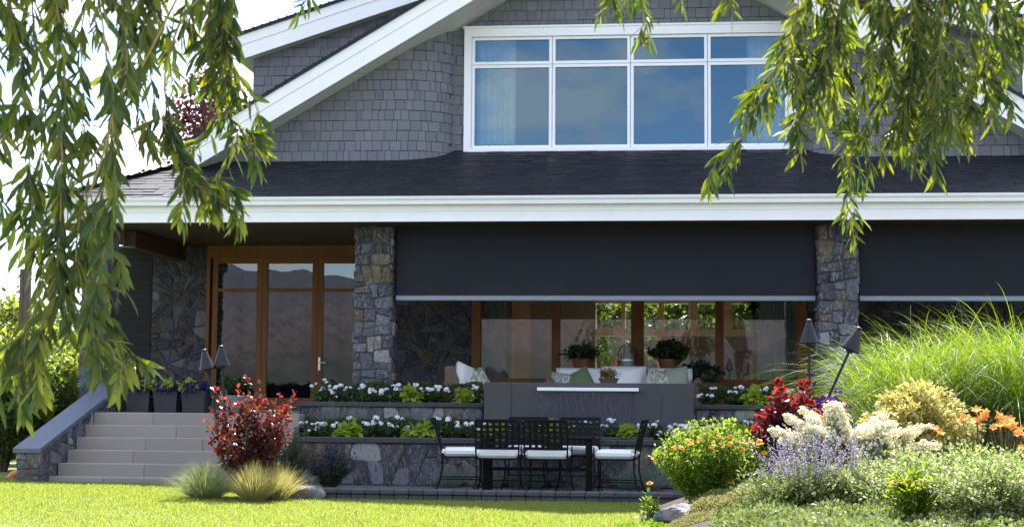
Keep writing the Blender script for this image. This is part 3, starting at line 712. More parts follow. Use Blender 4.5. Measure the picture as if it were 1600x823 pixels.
# roller screens
for (xa, xb) in ((-3.93, 2.17), (2.80, 7.95)):
    b = MB(); b.box(xa, 22.19, 2.64, xb, 22.194, 3.66); s_ = b.build('roller_screen', M['screen'], house)
    b = MB(); b.rbox(xa-.01, 22.17, 2.565, xb+.01, 22.215, 2.645, .012); b.build('bottom_bar', M['screen_bar'], s_)
# porch back wall
DXL, DXR = PX(321, 25), PX(583, 25); WL, WR = PX(737, 25), PX(1262, 25)
g = dict(size=.22, slant=.42, gap=.003, depth=(.006, .03))
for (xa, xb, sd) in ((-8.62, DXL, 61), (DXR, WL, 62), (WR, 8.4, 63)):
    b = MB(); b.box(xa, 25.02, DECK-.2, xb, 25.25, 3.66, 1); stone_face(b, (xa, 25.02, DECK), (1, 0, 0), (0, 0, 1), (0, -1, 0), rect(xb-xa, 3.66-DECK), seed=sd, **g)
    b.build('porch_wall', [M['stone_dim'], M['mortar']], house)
b = MB(); b.box(-9.5, 25.0, 1.62, -8.625, 25.2, 3.66); b.box(-8.86, 25.0, DECK-.1, -8.625, 25.2, 1.618); b.box(-9.5, 25.201, 1.72, -9.4, 31, 3.66); b.build('siding_wall', M['siding'], house)
b = MB(); b.rbox(-8.24, 22.52, 3.40, -8.04, 25.0, 3.655, .01); b.build('porch_beam', M['fir_dark'], house)
# french doors
b = MB(); fz = float(P(450, 386, 25)[2]); b.box(DXL, 24.95, fz-.17, DXR, 25.12, 3.655); b.box(DXL, 24.95, DECK, DXL+.06, 25.12, fz-.17); b.box(DXR-.06, 24.95, DECK, DXR, 25.12, fz-.17)
b.box(DXL, 24.93, fz-.185, DXR, 24.955, fz-.165); dfr = b.build('door_frame', M['fir'], house)
edges = [PX(327, 25)+.03, PX(408, 25), PX(495, 25), DXR-.065]; ztop = fz-.175; zm = float(P(450, 453, 25)[2])
for i_ in range(3):
    xa, xb = edges[i_]+.003, edges[i_+1]-.003; s_ = .092; b = MB(); ya, yb = 24.985, 25.04
    b.box(xa, ya, DECK+.01, xa+s_, yb, ztop); b.box(xb-s_, ya, DECK+.01, xb, yb, ztop); b.box(xa+s_, ya, ztop-.1, xb-s_, yb, ztop); b.box(xa+s_, ya, DECK+.01, xb-s_, yb, DECK+.2); b.box(xa+s_, ya+.006, zm-.03, xb-s_, yb, zm+.03)
    d = b.build('french_door', M['fir'], house)
    for (za, ze) in ((DECK+.2, zm-.03), (zm+.03, ztop-.1)):
        b = MB(); b.add([(xa+s_, 25.01, za), (xb-s_, 25.01, za), (xb-s_, 25.01, ze), (xa+s_, 25.01, ze)], [(0, 1, 2, 3)]); b.build('pane', M['glass_door'], d)
    if i_ == 2:
        b = MB(); hx = xa+.045; hz = float(P(497, 568, 25)[2]); b.rbox(hx-.018, 24.972, hz-.11, hx+.018, 24.986, hz+.11, .004); b.tube([(hx, 24.975, hz+.02), (hx, 24.93, hz+.02), (hx+.02, 24.92, hz+.02), (hx+.12, 24.92, hz+.015)], .011, 8)
        b.build('handle', M['steel'], d)
# the great window
b = MB(); sz = 1.36; zt = 3.52
muls = [(737, 751), (862, 875), (986, 1006), (1118, 1131), (1246, 1261)]
for (pa, pb) in muls: b.box(PX(pa, 25), 24.95, sz+.1, PX(pb, 25), 25.1, zt)
b.box(WL, 24.93, sz, WR, 25.12, sz+.1); b.box(WL, 24.93, zt, WR, 25.12, 3.655); b.box(WL, 24.97, DECK, WR, 25.1, sz)
wf = b.build('window_frame', M['fir'], house)
for i_ in range(4):
    xa, xb = PX(muls[i_][1], 25), PX(muls[i_+1][0], 25); b = MB(); b.add([(xa, 25.03, sz+.1), (xb, 25.03, sz+.1), (xb, 25.03, zt), (xa, 25.03, zt)], [(0, 1, 2, 3)]); b.build('pane', M['glass'], wf)
# rooms behind the glass
def wall_holes(mb, x0, x1, z0, z1, y0, y1, holes):
    xs_ = sorted({x0, x1, *[h[0] for h in holes], *[h[1] for h in holes]}); zs_ = sorted({z0, z1, *[h[2] for h in holes], *[h[3] for h in holes]})
    for i_ in range(len(xs_)-1):
        for j_ in range(len(zs_)-1):
            cx, cz = (xs_[i_]+xs_[i_+1])/2, (zs_[j_]+zs_[j_+1])/2
            if not any(h[0] < cx < h[1] and h[2] < cz < h[3] for h in holes): mb.box(xs_[i_], y0, zs_[j_], xs_[i_+1], y1, zs_[j_+1])
RY = 30.6; hz = lambda py: PZ(py, RY, 1050); hx = lambda px: PX(px, RY)
holes = [(hx(a), hx(c), hz(514), hz(474)) for a, c in ((931, 971), (977, 1029), (1037, 1077), (1090, 1122), (1145, 1190))]
low = [(hx(931), hx(971), hz(592), hz(525)), (hx(977), hx(1027), hz(592), hz(525)), (hx(1034), hx(1178), hz(592), hz(525))]
b = MB(); wall_holes(b, -4.3, 4.4, DECK, 3.6, RY, RY+.2, holes+low); b.box(-4.45, 25.26, DECK, -4.3, RY, 3.6); b.box(4.4, 25.26, DECK, 4.55, RY, 3.6)
b.build('living_room_wall', M['room'], house)
b = MB(); b.box(-4.45, 25.26, DECK-.05, 4.55, 30.6, DECK+.02); b.box(-8.5, 25.26, DECK-.052, -4.46, 30.6, DECK+.018); b.build('room_floor', M['room_floor'], house)
b = MB(); b.box(-4.45, 25.1, 3.62, 4.55, RY+.2, 3.72); b.build('living_room_ceiling', M['room'], house)
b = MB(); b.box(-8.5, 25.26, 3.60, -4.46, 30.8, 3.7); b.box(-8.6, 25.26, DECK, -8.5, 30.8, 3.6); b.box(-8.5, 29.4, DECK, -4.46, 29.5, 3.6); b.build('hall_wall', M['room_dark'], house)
b = MB(); wall_holes(b, -4.3, PX(930, 28.2), DECK, 3.6, 28.2, 28.3, [(PX(800, 28.2), PX(828, 28.2), DECK, 3.1)]); b.build('room_partition', M['room'], house)
b = MB(); b.box(hx(1034), RY+.08, hz(592), hx(1178), RY+.1, hz(525)); tag(b.build('reflection_panel', M['violet'], origin=(hx(1034), RY+.08, hz(592))), 'violet grey blind drawn over the low back window of the living room', 'blind')  # added panel whose violet colour imitates a reflection in the glass
curtain('curtain', 'blue grey curtain by the right jamb of the porch window', PX(1188, 25.3), PX(1244, 25.3), 25.35, DECK+.05, 3.5, M['curtain_blue'], 9, .03, 5)
curtain('curtain', 'grey green curtain by the left jamb of the porch window', PX(753, 25.3), PX(790, 25.3), 25.35, DECK+.05, 3.5, M['curtain_blue'], 8, .03, 6)
b = MB(); xa = PX(334, 25.6)
for k in range(26):
    z = DECK+.25+k*.085
    for q in range(2): b.rbox(xa+.02+q*.075, 25.6, z, xa+.075+q*.075, 25.62, z+.045, .004)
b.box(xa, 25.605, DECK+.02, xa+.015, 25.615, 3.3); b.box(xa+.16, 25.605, DECK+.02, xa+.175, 25.615, 3.3)
for k in range(27): b.box(xa+.015, 25.607, DECK+.235+k*.085, xa+.16, 25.613, DECK+.242+k*.085)
tag(b.build('lattice_screen', M['pot_pale'], origin=(xa, 25.6, DECK)), 'narrow screen of small pale tiles inside the left French door', 'room divider')

# ================================================================== DECK, STEPS, WALLS
b = MB(); b.box(-8.14, 20.62, .3, -5.06, 21.95, DECK); b.box(-8.7, 21.95, .3, -5.06, 25.0, DECK); b.box(-5.06, 21.75, .3, 8.4, 25.0, DECK); tag(b.build('deck', M['step']), kind='structure')
st = thing('stone_steps', 'six wide pale sandstone steps up to the porch', 'steps', (-6.4, 19.8, 0)); rng = rs(71)
for k in range(6):
    zt_ = DECK-.159*k; yf = 20.5-.3*k; b = MB(); x = -7.85
    while x < -4.95:
        w = rng.uniform(.7, 1.5); e = min(x+w, -4.95)
        if -4.95-e < .4: e = -4.95
        b.rbox(x+.001, yf+rng.uniform(0, .003), zt_-.159-.03, e-.001, yf+.33, zt_+(.002 if k == 0 else 0), .007); x = e
    b.build('step', M['step'], st)
sw = thing('stair_wall', 'sloping rubble wall with smooth bluestone coping beside the steps', 'wall', (-8.0, 20, 0))
ya, yb = 18.72, 22.0; za, ze = .50, .50+(22.0-18.72)*.283
b = MB(); b.prism([(ya, -.05), (yb, -.05), (yb, ze-.055), (ya, za-.055)], 0, -8.15, -7.87, 1)
stone_face(b, (-7.87, ya, 0), (0, 1, 0), (0, 0, 1), (1, 0, 0), [(0, 0), (yb-ya, 0), (yb-ya, ze-.06), (0, za-.06)], size=.19, slant=.25, seed=72, depth=(.005, .02))
stone_face(b, (-8.16, ya, 0), (1, 0, 0), (0, 0, 1), (0, -1, 0), rect(.3, za-.06), size=.17, slant=.2, seed=73, depth=(.008, .025))
b.build('rubble_face', [M['stone'], M['mortar']], sw)
b = MB(); b.prism([(ya-.05, za-.069), (yb, ze-.05), (yb, ze+.005), (ya-.05, za-.014)], 0, -8.19, -7.83); b.build('coping', M['blue_stone'], sw)

def planter_wall(name, label, xa, xb, y, z0, z1, capz, size, seed, left_end=True, right_end=False, back=.2):
    r = thing(name, label, 'planter wall', ((xa+xb)/2, y, z0)); b = MB(); b.box(xa, y, z0-.1, xb, y+back, z1, 1); g = dict(size=size*.85, slant=.34, gap=.0035, depth=(.004, .028))
    stone_face(b, (xa, y, z0), (1, 0, 0), (0, 0, 1), (0, -1, 0), rect(xb-xa, z1-z0), seed=seed, **g)
    if left_end: stone_face(b, (xa, y+back, z0), (0, -1, 0), (0, 0, 1), (-1, 0, 0), rect(back, z1-z0), seed=seed+1, **g)
    b.build('rubble_face', [M['stone'], M['mortar']], r)
    b = MB(); x = xa-.04; rng = rs(seed)
    while x < xb+.02:
        e = min(x+rng.uniform(.8, 1.2), xb+.03); b.rbox(x, y-.05, z1+.002, e-.003, y+back+.03, capz, .006); x = e
    b.build('coping', M['cap'], r); return r
LW0 = PX(468, 19.7)
planter_wall('retaining_wall', 'long low rubble planter wall behind the iron dining set', LW0, 3.6, 19.7, .02, .565, .632, .36, 81)
planter_wall('retaining_wall', 'short upper rubble planter wall left of the fountain block', PX(470, 20.9), PX(753, 20.9), 20.9, .6, 1.02, 1.083, .3, 83)
planter_wall('retaining_wall', 'upper rubble planter wall right of the fountain block', PX(1088, 20.9), 3.9, 20.9, .6, 1.02, 1.083, .3, 85, left_end=False)
b = MB(); b.box(LW0-.02, 19.9, 0, 3.6, 20.9, .56); b.box(PX(470, 20.9), 21.1, .6, PX(753, 20.9), 21.75, 1.02); b.box(PX(1088, 20.9), 21.1, .6, 3.9, 21.75, 1.02); b.box(-5.04, 20.88, .0, PX(470, 20.9)-.002, 21.75, 1.0)
tag(b.build('planting_soil', M['soil']), kind='structure')

# fountain
FX0, FX1 = PX(757, 20.3), PX(1084, 20.3)
fo = thing('fountain', 'charcoal block fountain with a thin steel spout and falling water', 'fountain', ((FX0+FX1)/2, 20.3, .55))
b = MB(); q = [FX0, FX0+.37, FX0+.37+.82, FX1-.42, FX1]
for i_ in range(4): b.rbox(q[i_]+.001, 20.30, .5, q[i_+1]-.001, 20.88, 1.365, .004)
b.build('block', M['fountain'], fo)
SX0, SX1 = PX(840, 20.2), PX(998, 20.2); szz = float(P(920, 608, 20.2)[2])
b = MB(); b.rbox(SX0, 20.13, szz-.022, SX1, 20.3, szz+.022, .004); b.build('spout', M['steel'], fo)
rng = rs(91); b = MB(); nx, nz = 60, 26; X = np.linspace(SX0+.03, SX1-.13, nx); V = []
for j in range(nz):
    t = j/(nz-1); z = szz-.024-t*(szz-.024-.60); V += [(x+t*.03*math.sin(x*9), 20.15+.09*t+.012*math.sin(x*31+t*4)*t+.006*math.sin(x*77), z) for x in X]
b.add(V, [(j*nx+i_, j*nx+i_+1, j*nx+nx+i_+1, j*nx+nx+i_) for j in range(nz-1) for i_ in range(nx-1)])
for xx in (SX1-.115, SX1-.10, SX1-.03, SX1-.022, SX0+.012): b.tube([(xx+.004*math.sin(t*23+xx*50), 20.145+.05*t, szz-.024-t*(szz-.62)) for t in np.linspace(0, 1, 12)], .004, 5)
b.build('falling_water', M['waterfall'], fo, smooth=True)
b = MB(); cx = (SX0+SX1)/2   # wet stain on the stone either side of the sheet
def fan(s):
    e = SX0 if s < 0 else SX1; pts = [(cx, 1.27)]+[(e+s*(.0+.62*t**1.3), 1.25-.62*t) for t in np.linspace(0, 1, 9)]+[(cx, .6)]
    return [(p[0]+.012*math.sin(p[1]*40), 20.298, p[1]) for p in pts]
for s in (-1, 1):
    p = fan(s); b.add(p, [tuple(range(len(p)))])
b.build('wet_patch', M['wet'], fo)
b = MB(); b.rbox(SX0-.2, 19.95, .55, SX1+.2, 20.0, .66, .01); b.rbox(SX0-.2, 20.0, .55, SX0-.15, 20.29, .66, .01); b.rbox(SX1+.15, 20.0, .55, SX1+.2, 20.29, .66, .01); b.box(SX0-.15, 20.0, .57, SX1+.15, 20.29, .60); b.build('basin', M['fountain'], fo)

# patio and its kerb
b = MB(); rng = rs(95)
y = 17.55
while y < 19.68:
    x = PX(490, 17.5)+rng.uniform(-.2, 0); h = .22
    while x < 2.6: 
        w = rng.choice([.22, .3, .38]); b.rbox(x+.003, y+.003, -.06, x+w-.003, min(y+h, 19.69)-.003, .018+rng.uniform(0, .003), .006); x += w
    y += h
tag(b.build('patio_paving', M['paver']), kind='structure')
b = MB(); x = PX(484, 17.35)
while x < .9:
    w = .168; b.rbox(x+.003, 17.36, -.08, x+w-.003, 17.52, .062, .008); b.rbox(x+.002, 17.335, .064, x+w-.002, 17.545, .122+rng.uniform(-.003, .003), .012); x += w
tag(b.build('kerb', M['paver']), kind='structure')

# ================================================================== PORCH FURNITURE
def cushion_mesh(w, d, h, puff=.25, n=10, seed=1):
    """a soft pillow lying in x (w) and z (h), d thick"""
    u = np.linspace(-1, 1, n+1); X, Z = np.meshgrid(u, u); rng = rs(seed)
    prof = np.clip((1-X**4)*(1-Z**4), 0, 1)**.5; pin = 1-.10*(np.abs(X*Z))**1.5*0+.0
    V = []; Fs = []
    for s in (-1, 1):
        V.append(np.stack([X*w/2*(1-.06*np.abs(Z)**2*(1-X**2)*0), s*(prof*d/2+.004)+.006*rng.normal(size=X.shape), Z*h/2*(1-.05*(1-np.abs(X)**2)*0)], -1).reshape(-1, 3))
    k = (n+1)**2; i = np.arange(k).reshape(n+1, n+1)
    q = np.stack([i[:-1, :-1], i[:-1, 1:], i[1:, 1:], i[1:, :-1]], -1).reshape(-1, 4)
    rim = np.concatenate([i[0, :], i[1:, -1], i[-1, -2::-1], i[-2:0:-1, 0]]); rj = np.roll(rim, -1)
    b = MB(); b.add(np.concatenate(V), [tuple(f) for f in q]+[tuple(f[::-1]+k) for f in q]+[(a, a+k, c+k, c) for a, c in zip(rim, rj)]); return b
def cushion(name, label, w, d, h, loc, rot, mat, seed=1, parent=None):
    me = cushion_mesh(w, d, h, seed=seed).mesh(name, mat, True); o = bpy.data.objects.new(name, me); COL.objects.link(o)
    o.location = loc; o.rotation_euler = rot
    if parent is not None: o.parent = parent; o.location = Vector(loc)-world_loc(parent)
    else: tag(o, label, 'cushion')
    return o
SY = 23.2
sx0, sx1 = PX(864, SY), PX(1084, SY)
so_ = thing('sofa', 'brown wicker porch sofa with three white back cushions', 'sofa', ((sx0+sx1)/2, SY, DECK)); b = MB()
b.rbox(sx0, SY, DECK+.06, sx1, SY+.85, DECK+.30, .03); b.rbox(sx0, SY+.72, DECK+.30, sx1, SY+.86, DECK+.66, .05); b.rbox(sx0-.14, SY, DECK+.02, sx0, SY+.86, DECK+.56, .05); b.rbox(sx1, SY, DECK+.02, sx1+.14, SY+.86, DECK+.56, .05); b.build('frame', M['wicker'], so_)
w3 = (sx1-sx0)/3
for k in range(3):
    cushion('back_cushion', None, w3-.02, .24, .42, (sx0+w3*(k+.5), SY+.56, DECK+.50+(.03 if k == 1 else 0)), (R_(-12), 0, 0), M['cushion'], k+3, so_)
    b = MB(); b.rbox(sx0+w3*k+.01, SY+.0, DECK+.30, sx0+w3*(k+1)-.01, SY+.70, DECK+.43, .05); b.build('seat_cushion', M['cushion'], so_, smooth=False)
for (px, py, w, h, mt, lb, rz, ry) in ((878, 592, .40, .36, 'print', 'leaf print cushion at the left end of the porch sofa', .2, .15), (905, 590, .46, .40, 'green_cloth', 'plain green cushion on the porch sofa', -.1, -.5), (1029, 590, .46, .40, 'print', 'leaf print cushion at the right end of the porch sofa', .1, .35), (1057, 587, .42, .44, 'sage_cloth', 'pale sage cushion at the right end of the porch sofa', -.2, -.15)):
    p = P(px, py+6, SY+.28); cushion('cushion', lb, w*.88, .14, h*.86, p, (R_(-14), ry, rz), M[mt], int(px))
AY = 22.9; ax0, ax1 = PX(697, AY), PX(765, AY)
ac = thing('armchair', 'brown wicker armchair with a white back cushion left of the fountain', 'armchair', (ax0, AY, DECK)); b = MB()
b.prism([(ax0-.02, DECK+.02), (ax0+.13, DECK+.02), (ax0+.20, DECK+.50), (ax0+.10, DECK+.72), (ax0-.02, DECK+.70)], 1, AY, AY+.8); b.rbox(ax0+.12, AY, DECK+.04, ax1, AY+.8, DECK+.30, .04); b.rbox(ax0+.15, AY-.01, DECK+.30, ax1+.1, AY+.11, DECK+.44, .04); b.rbox(ax0+.15, AY+.69, DECK+.30, ax1, AY+.81, DECK+.52, .04); b.build('frame', M['wicker'], ac)
p = P(727, 590, AY+.3); cushion('back_cushion', None, .5, .2, .40, p, (0, R_(14), R_(62)), M['cushion'], 31, ac)
cushion('cushion', 'small leaf print cushion on the porch armchair', .34, .12, .3, P(745, 592, AY+.35), (R_(-20), -.4, .5), M['print'], 33)
b = MB(); p = P(750, 583, 24.3)
tb = thing('coffee_table', 'low white table standing before the porch sofa', 'table', (PX(952, 22.6), 22.6, DECK)); b = MB(); b.rbox(PX(925, 22.6), 22.4, DECK+.40, PX(985, 22.6), 22.95, DECK+.44, .008); b.build('tabletop', M['cushion'], tb)
for sx in (928, 981):
    for yy in (22.44, 22.9): b = MB(); b.rbox(PX(sx, 22.6)-.02, yy-.02, DECK, PX(sx, 22.6)+.02, yy+.02, DECK+.40, .004); b.build('leg', M['cushion'], tb)
# planting on the porch
def bowl_of(name, label, cat, c, r, h, mat, pot='pot'):
    root = thing(name, label, cat, c); b = MB(); b.lathe(c, [(r*.55, 0), (r*.8, h*.3), (r, h*.9), (r*1.03, h), (r*.9, h), (r*.85, h*.8)], 22); b.build(pot, mat, root, smooth=False); return root
def crown_leaves(root, c, n, H, R, L, W, mat, tpl=OVAL, per=14, seed=1, part='foliage', **k):
    rng = rs(seed); s = stems(rng, c, n, H, R, R, foot=.2, dome=.5, **{a: v for a, v in k.items() if a in ('curve', 'upw')}); b = MB(); leaves_on(b, rng, *s[:3], per, L, W, tpl, t0=.15, out=.7, droop=k.get('droop', .3)); return b.build(part, mat, root)
c = P(951, 596, 22.65); c[2] = DECK+.44
r = bowl_of('bowl_planter', 'shallow bowl of mossy yellow plants on the porch table', 'planter', c, .15, .10, M['rust_bowl']); crown_leaves(r, c+[0, 0, .08], 40, .16, .18, .035, .012, M['thyme'], OVAL, 14, 2)
# console behind the sofa and what stands on it
CY = 24.35; cs = thing('console_table', 'narrow dark console table behind the porch sofa', 'table', (PX(980, CY), CY, DECK)); zc = PZ(580, CY, 980); b = MB(); b.rbox(PX(872, CY), CY-.2, zc-.04, PX(1095, CY), CY+.2, zc, .006); b.build('tabletop', M['fir_dark'], cs)
for sx in (876, 1091):
    for yy in (CY-.17, CY+.17): b = MB(); b.rbox(PX(sx, CY)-.025, yy-.02, DECK, PX(sx, CY)+.025, yy+.02, zc-.04, .004); b.build('leg', M['fir_dark'], cs)
def at(px, Y, z): return np.array([PX(px, Y), Y, z])
for (px, r_, lb, mt, H, R, sd, tp) in ((910, .17, 'feathery dark fern in a copper pot behind the sofa', 'dark_leaf', .26, .36, 41, LANCE), (1045, .17, 'round leaved plant in a copper basket behind the sofa', 'box', .34, .36, 42, OVAL)):
    c = at(px, CY, zc); r = bowl_of('potted_plant', lb, 'potted plant', c, r_, .2, M['copper']); crown_leaves(r, c+[0, 0, .16], 60, H, R, .08, .02 if tp is LANCE else .035, M[mt], tp, 14, sd, droop=.4)
b = MB(); c = at(1045, CY, zc+.2); t = np.linspace(0, math.pi, 14); b.tube([c+[-.0+.14*math.cos(a), 0, .30*math.sin(a)] for a in t], .008, 6); tag(b.build('basket_handle', M['copper'], origin=c), 'thin arched wicker hoop over the round leaved plant', 'hoop')
c = at(1098, 24.2, DECK); r = bowl_of('potted_plant', 'low dark leaved plant right of the porch sofa', 'potted plant', c+[0, 0, .2], .22, .38, M['rust_bowl']); crown_leaves(r, c+[0, 0, .55], 50, .28, .32, .09, .03, M['dark_leaf'], OVAL, 12, 43, droop=.4)
c = at(980, CY, zc); lj = thing('lantern_jar', 'grey ceramic jar with a loop handle on the console', 'jar', c); b = MB(); b.lathe(c, [(.09, 0), (.105, .02), (.105, .2), (.09, .27), (.06, .31), (.06, .38), (.075, .4), (.05, .41)], 22); b.build('jar', M['ceramic'], lj, True)
b = MB(); t = np.linspace(-.5, math.pi+.5, 18); b.tube([c+[.145*math.cos(a), .0, .27+.16*math.sin(a)] for a in t], .008, 6); b.build('handle', M['iron'], lj); b = MB(); b.lathe(c, [(.108, .17), (.108, .19)], 22); b.build('band', M['steel'], lj)
c = at(962, CY, zc); b = MB(); b.lathe(c, [(.05, 0), (.06, .01), (.015, .03), (.015, .06), (.04, .07), (.042, .2), (.036, .2)], 16); tag(b.build('candle', M['candle'], origin=c), 'orange pillar candle beside the grey jar', 'candle')
c = at(1110, 22.9, DECK); fb = thing('fire_bowl', 'wide rusty dish on a pedestal right of the sofa', 'dish', c); zb_ = PZ(598, 22.9, 1110); b = MB(); b.lathe((c[0], c[1], 0), [(.16, DECK), (.05, DECK+.06), (.05, zb_-.08), (.2, zb_-.05), (.23, zb_), (.22, zb_), (.18, zb_-.035)], 26); b.build('dish', M['rust_bowl'], fb)
crown_leaves(fb, np.array([c[0], c[1], zb_-.04]), 20, .2, .16, .06, .02, M['dark_leaf'], OVAL, 9, 44)
# a palm inside the great window
c = at(1178, 25.9, DECK); r = bowl_of('potted_palm', 'spiky dark palm standing inside the porch window', 'potted plant', c, .2, .4, M['pot']); b = MB(); b.tube([c+[0, 0, .3], c+[.03, 0, 1.1], c+[.0, 0, 1.75]], [.04, .03, .025], 7); b.build('trunk', M['stem_brown'], r)
rng = rs(45); n = 90; b = MB(); D = rdir(rng, n); D[:, 2] = np.abs(D[:, 2])*.8-.1; b.blades(np.repeat((c+[0, 0, 1.75])[None], n, 0), D, rng.uniform(.35, .6, n), np.full(n, .012), np.full(n, .25), 5, rng=rng); b.build('fronds', M['dark_leaf'], r)

# square planters with petunias along the porch edge
QY = 21.25
for k, (pa, pb, lb) in enumerate(((197, 235, 'square charcoal planter nearest the left stone pillar, with trailing petunias'), (240, 278, 'square charcoal planter second from the left stone pillar, purple petunias spilling over'), (284, 322, 'square charcoal planter at the right of the three, beside the torch'))):
    xa, xb = PX(pa, QY), PX(pb, QY); w = xb-xa; c = ((xa+xb)/2, QY+w/2, DECK); zt_ = PZ(611, QY, pa); r = thing('square_planter', lb, 'planter', c, 'square planters on the porch edge')
    b = MB(); m_ = .025; b.add([(xa+m_, QY+m_, DECK), (xb-m_, QY+m_, DECK), (xb-m_, QY+w-m_, DECK), (xa+m_, QY+w-m_, DECK), (xa, QY, zt_), (xb, QY, zt_), (xb, QY+w, zt_), (xa, QY+w, zt_), (xa+.03, QY+.03, zt_), (xb-.03, QY+.03, zt_), (xb-.03, QY+w-.03, zt_), (xa+.03, QY+w-.03, zt_)], [(0, 1, 5, 4), (1, 2, 6, 5), (2, 3, 7, 6), (3, 0, 4, 7), (4, 5, 9, 8), (5, 6, 10, 9), (6, 7, 11, 10), (7, 4, 8, 11), (8, 9, 10, 11)]); b.build('box', M['pot'], r)
    o = np.array([c[0], c[1], zt_-.03]); crown_leaves(r, o, 40, .17, .24, .06, .025, M['geranium'], OVAL, 10, 50+k, droop=.7)
    rng = rs(60+k); n = 130; a = rng.uniform(0, 6.28, n); u = rng.uniform(.2, 1, n)**.5; fp = o+np.stack([np.cos(a)*u*.25, np.sin(a)*u*.25-.03, .15*(1-u**2)+.04-np.where(rng.uniform(size=n) < (.45 if k == 1 else .2), rng.uniform(0, .22, n)*u, 0)], 1)
    b = MB(); fd = unit(rdir(rng, n)*.5+np.array([0, -.6, .6])); 
    for q in range(2): b.scatter(*DIA, fp-rdir(rng, n)*.012, np.cross(fd, rdir(rng, n)), fd, np.full(n, .05), np.full(n, .02))
    b.build('petals', M['petal_purple'], r)
    n = 26; b = MB(); q = o+np.stack([rng.uniform(-.17, .17, n)+(-.05 if k else .05), rng.uniform(-.22, -.05, n), rng.uniform(.06, .17, n)], 1); b.scatter(*OVAL, q, unit(rdir(rng, n)*.8+[0, -.5, .1]), unit(rdir(rng, n)*.4+[0, -.4, .9]), np.full(n, .10), np.full(n, .032)); b.build('lime_leaves', M['lime'], r)
c = at(366, 21.6, DECK); r = bowl_of('round_planter', 'wide pale grey bowl planter behind the red shrub', 'planter', c, .25, PZ(617, 21.6, 366)-DECK, M['pot_pale']); crown_leaves(r, c+[0, 0, .3], 30, .2, .26, .06, .025, M['geranium'], OVAL, 10, 58)

# ================================================================== IRON DINING SET
PZ0 = .022
def frame_chair():
    """wrought iron chair facing +y with a woven strap back"""
    r = thing('dining_chair', 'x', 'chair', (0, 0, 0)); w, sh = .25, .435
    b = MB(); b.rbox(-w, -.24, sh-.012, w, .24, sh+.006, .005)
    b.build('seat_frame', M['iron'], r)
    for sx in (-1, 1):
        b = MB(); b.tube([(sx*(w+.04), .27, 0), (sx*(w-.0), .235, .13), (sx*(w-.01), .225, .28), (sx*(w+.0), .235, sh)], .011, 6); b.tube([(sx*w, .235, sh), (sx*w, .235, sh+.14)], .009, 6); b.build('leg', M['iron'], r)
        b = MB(); b.tube([(sx*(w+.03), -.33, 0), (sx*w, -.265, .16), (sx*(w-.01), -.24, .3), (sx*w, -.24, sh), (sx*(w+.005), -.275, sh+.2), (sx*(w+.01), -.33, sh+.44)], .011, 6); b.build('leg', M['iron'], r)
    b = MB(); b.tube([(-w, -.26, .17), (-w, .235, .17)], .007, 5); b.tube([(w, -.26, .17), (w, .235, .17)], .007, 5); b.tube([(-w, 0, .17), (w, 0, .17)], .007, 5); b.build('stretcher', M['iron'], r)
    b = MB()
    def bk(u, z): return (u*(w+.002), -.24-.21*((z-sh)/.44)**1.2*.43-.05*(1-u*u)*.8*((z-sh)/.44), z)
    for i_ in range(6):
        z = sh+.125+i_*.063
        for u0, u1 in zip(np.linspace(-1, 1, 9)[:-1], np.linspace(-1, 1, 9)[1:]):
            a, c = np.array(bk(u0, z)), np.array(bk(u1, z)); h = np.array([0, 0, .017]); d = np.array([0, .003, 0])
            b.add([a-h-d, c-h-d, c+h-d, a+h-d, a-h+d, c-h+d, c+h+d, a+h+d], [(0, 1, 2, 3), (7, 6, 5, 4), (3, 2, 6, 7), (4, 5, 1, 0)])
    for u in np.linspace(-.72, .72, 6):
        zz = np.linspace(sh+.115, sh+.455, 7)
        for z0_, z1_ in zip(zz[:-1], zz[1:]):
            a, c = np.array(bk(u, z0_)), np.array(bk(u, z1_)); h = np.array([.016, 0, 0]); d = np.array([0, .006, 0])
            b.add([a-h-d, a+h-d, c+h-d, c-h-d, a-h+d, a+h+d, c+h+d, c-h+d], [(0, 1, 2, 3), (7, 6, 5, 4), (1, 5, 6, 2), (3, 7, 4, 0)])
    b.tube([bk(u, sh+.455) for u in np.linspace(-1, 1, 9)], .011, 6)
    b.build('backrest', M['iron'], r)
    b = MB(); b.rbox(-w+.005, -.225, sh+.008, w-.005, .225, sh+.105, .03); cu = b.build('seat_cushion', M['cushion'], r)
    for sx in (-1, 1): b = MB(); b.rbox(sx*(w+.0)-.02, -.25, sh+.045, sx*(w+.0)+.02, -.215, sh+.075, .008); b.build('tie', M['cushion'], cu)
    return r
ch0 = frame_chair()
GC = 'iron chairs of the patio dining set'
chairs = [((PX(780, 18.1), 18.15, PZ0), 0.03, 'iron chair with its back to the lawn, left of the two'),
          ((PX(858, 18.1), 18.1, PZ0), -.05, 'iron chair with its back to the lawn, right of the two'),
          ((PX(722, 18.45), 18.55, PZ0), R_(-82), 'iron chair at the left end of the patio table, side on'),
          ((PX(963, 18.2), 18.3, PZ0), R_(84), 'iron chair at the right end of the patio table, side on'),
          ((PX(822, 19.2), 19.3, PZ0), math.pi, 'iron chair on the wall side of the table, left of the two'),
          ((PX(905, 19.2), 19.3, PZ0), math.pi+.04, 'iron chair on the wall side of the table, right of the two')]
for k, (loc, rz, lb) in enumerate(chairs):
    o = ch0 if k == 0 else copy_thing(ch0, loc)
    o.location = loc; o.rotation_euler = (0, 0, rz); o['label'] = lb; o['group'] = GC
tx0, tx1 = PX(757, 18.7), PX(927, 18.7); ta = thing('dining_table', 'dark iron patio table among six white cushioned chairs', 'table', ((tx0+tx1)/2, 18.72, PZ0))
b = MB(); ztb = PZ0+.68; b.rbox(tx0, 18.4, ztb-.03, tx1, 19.05, ztb, .008); b.build('tabletop', M['iron'], ta)
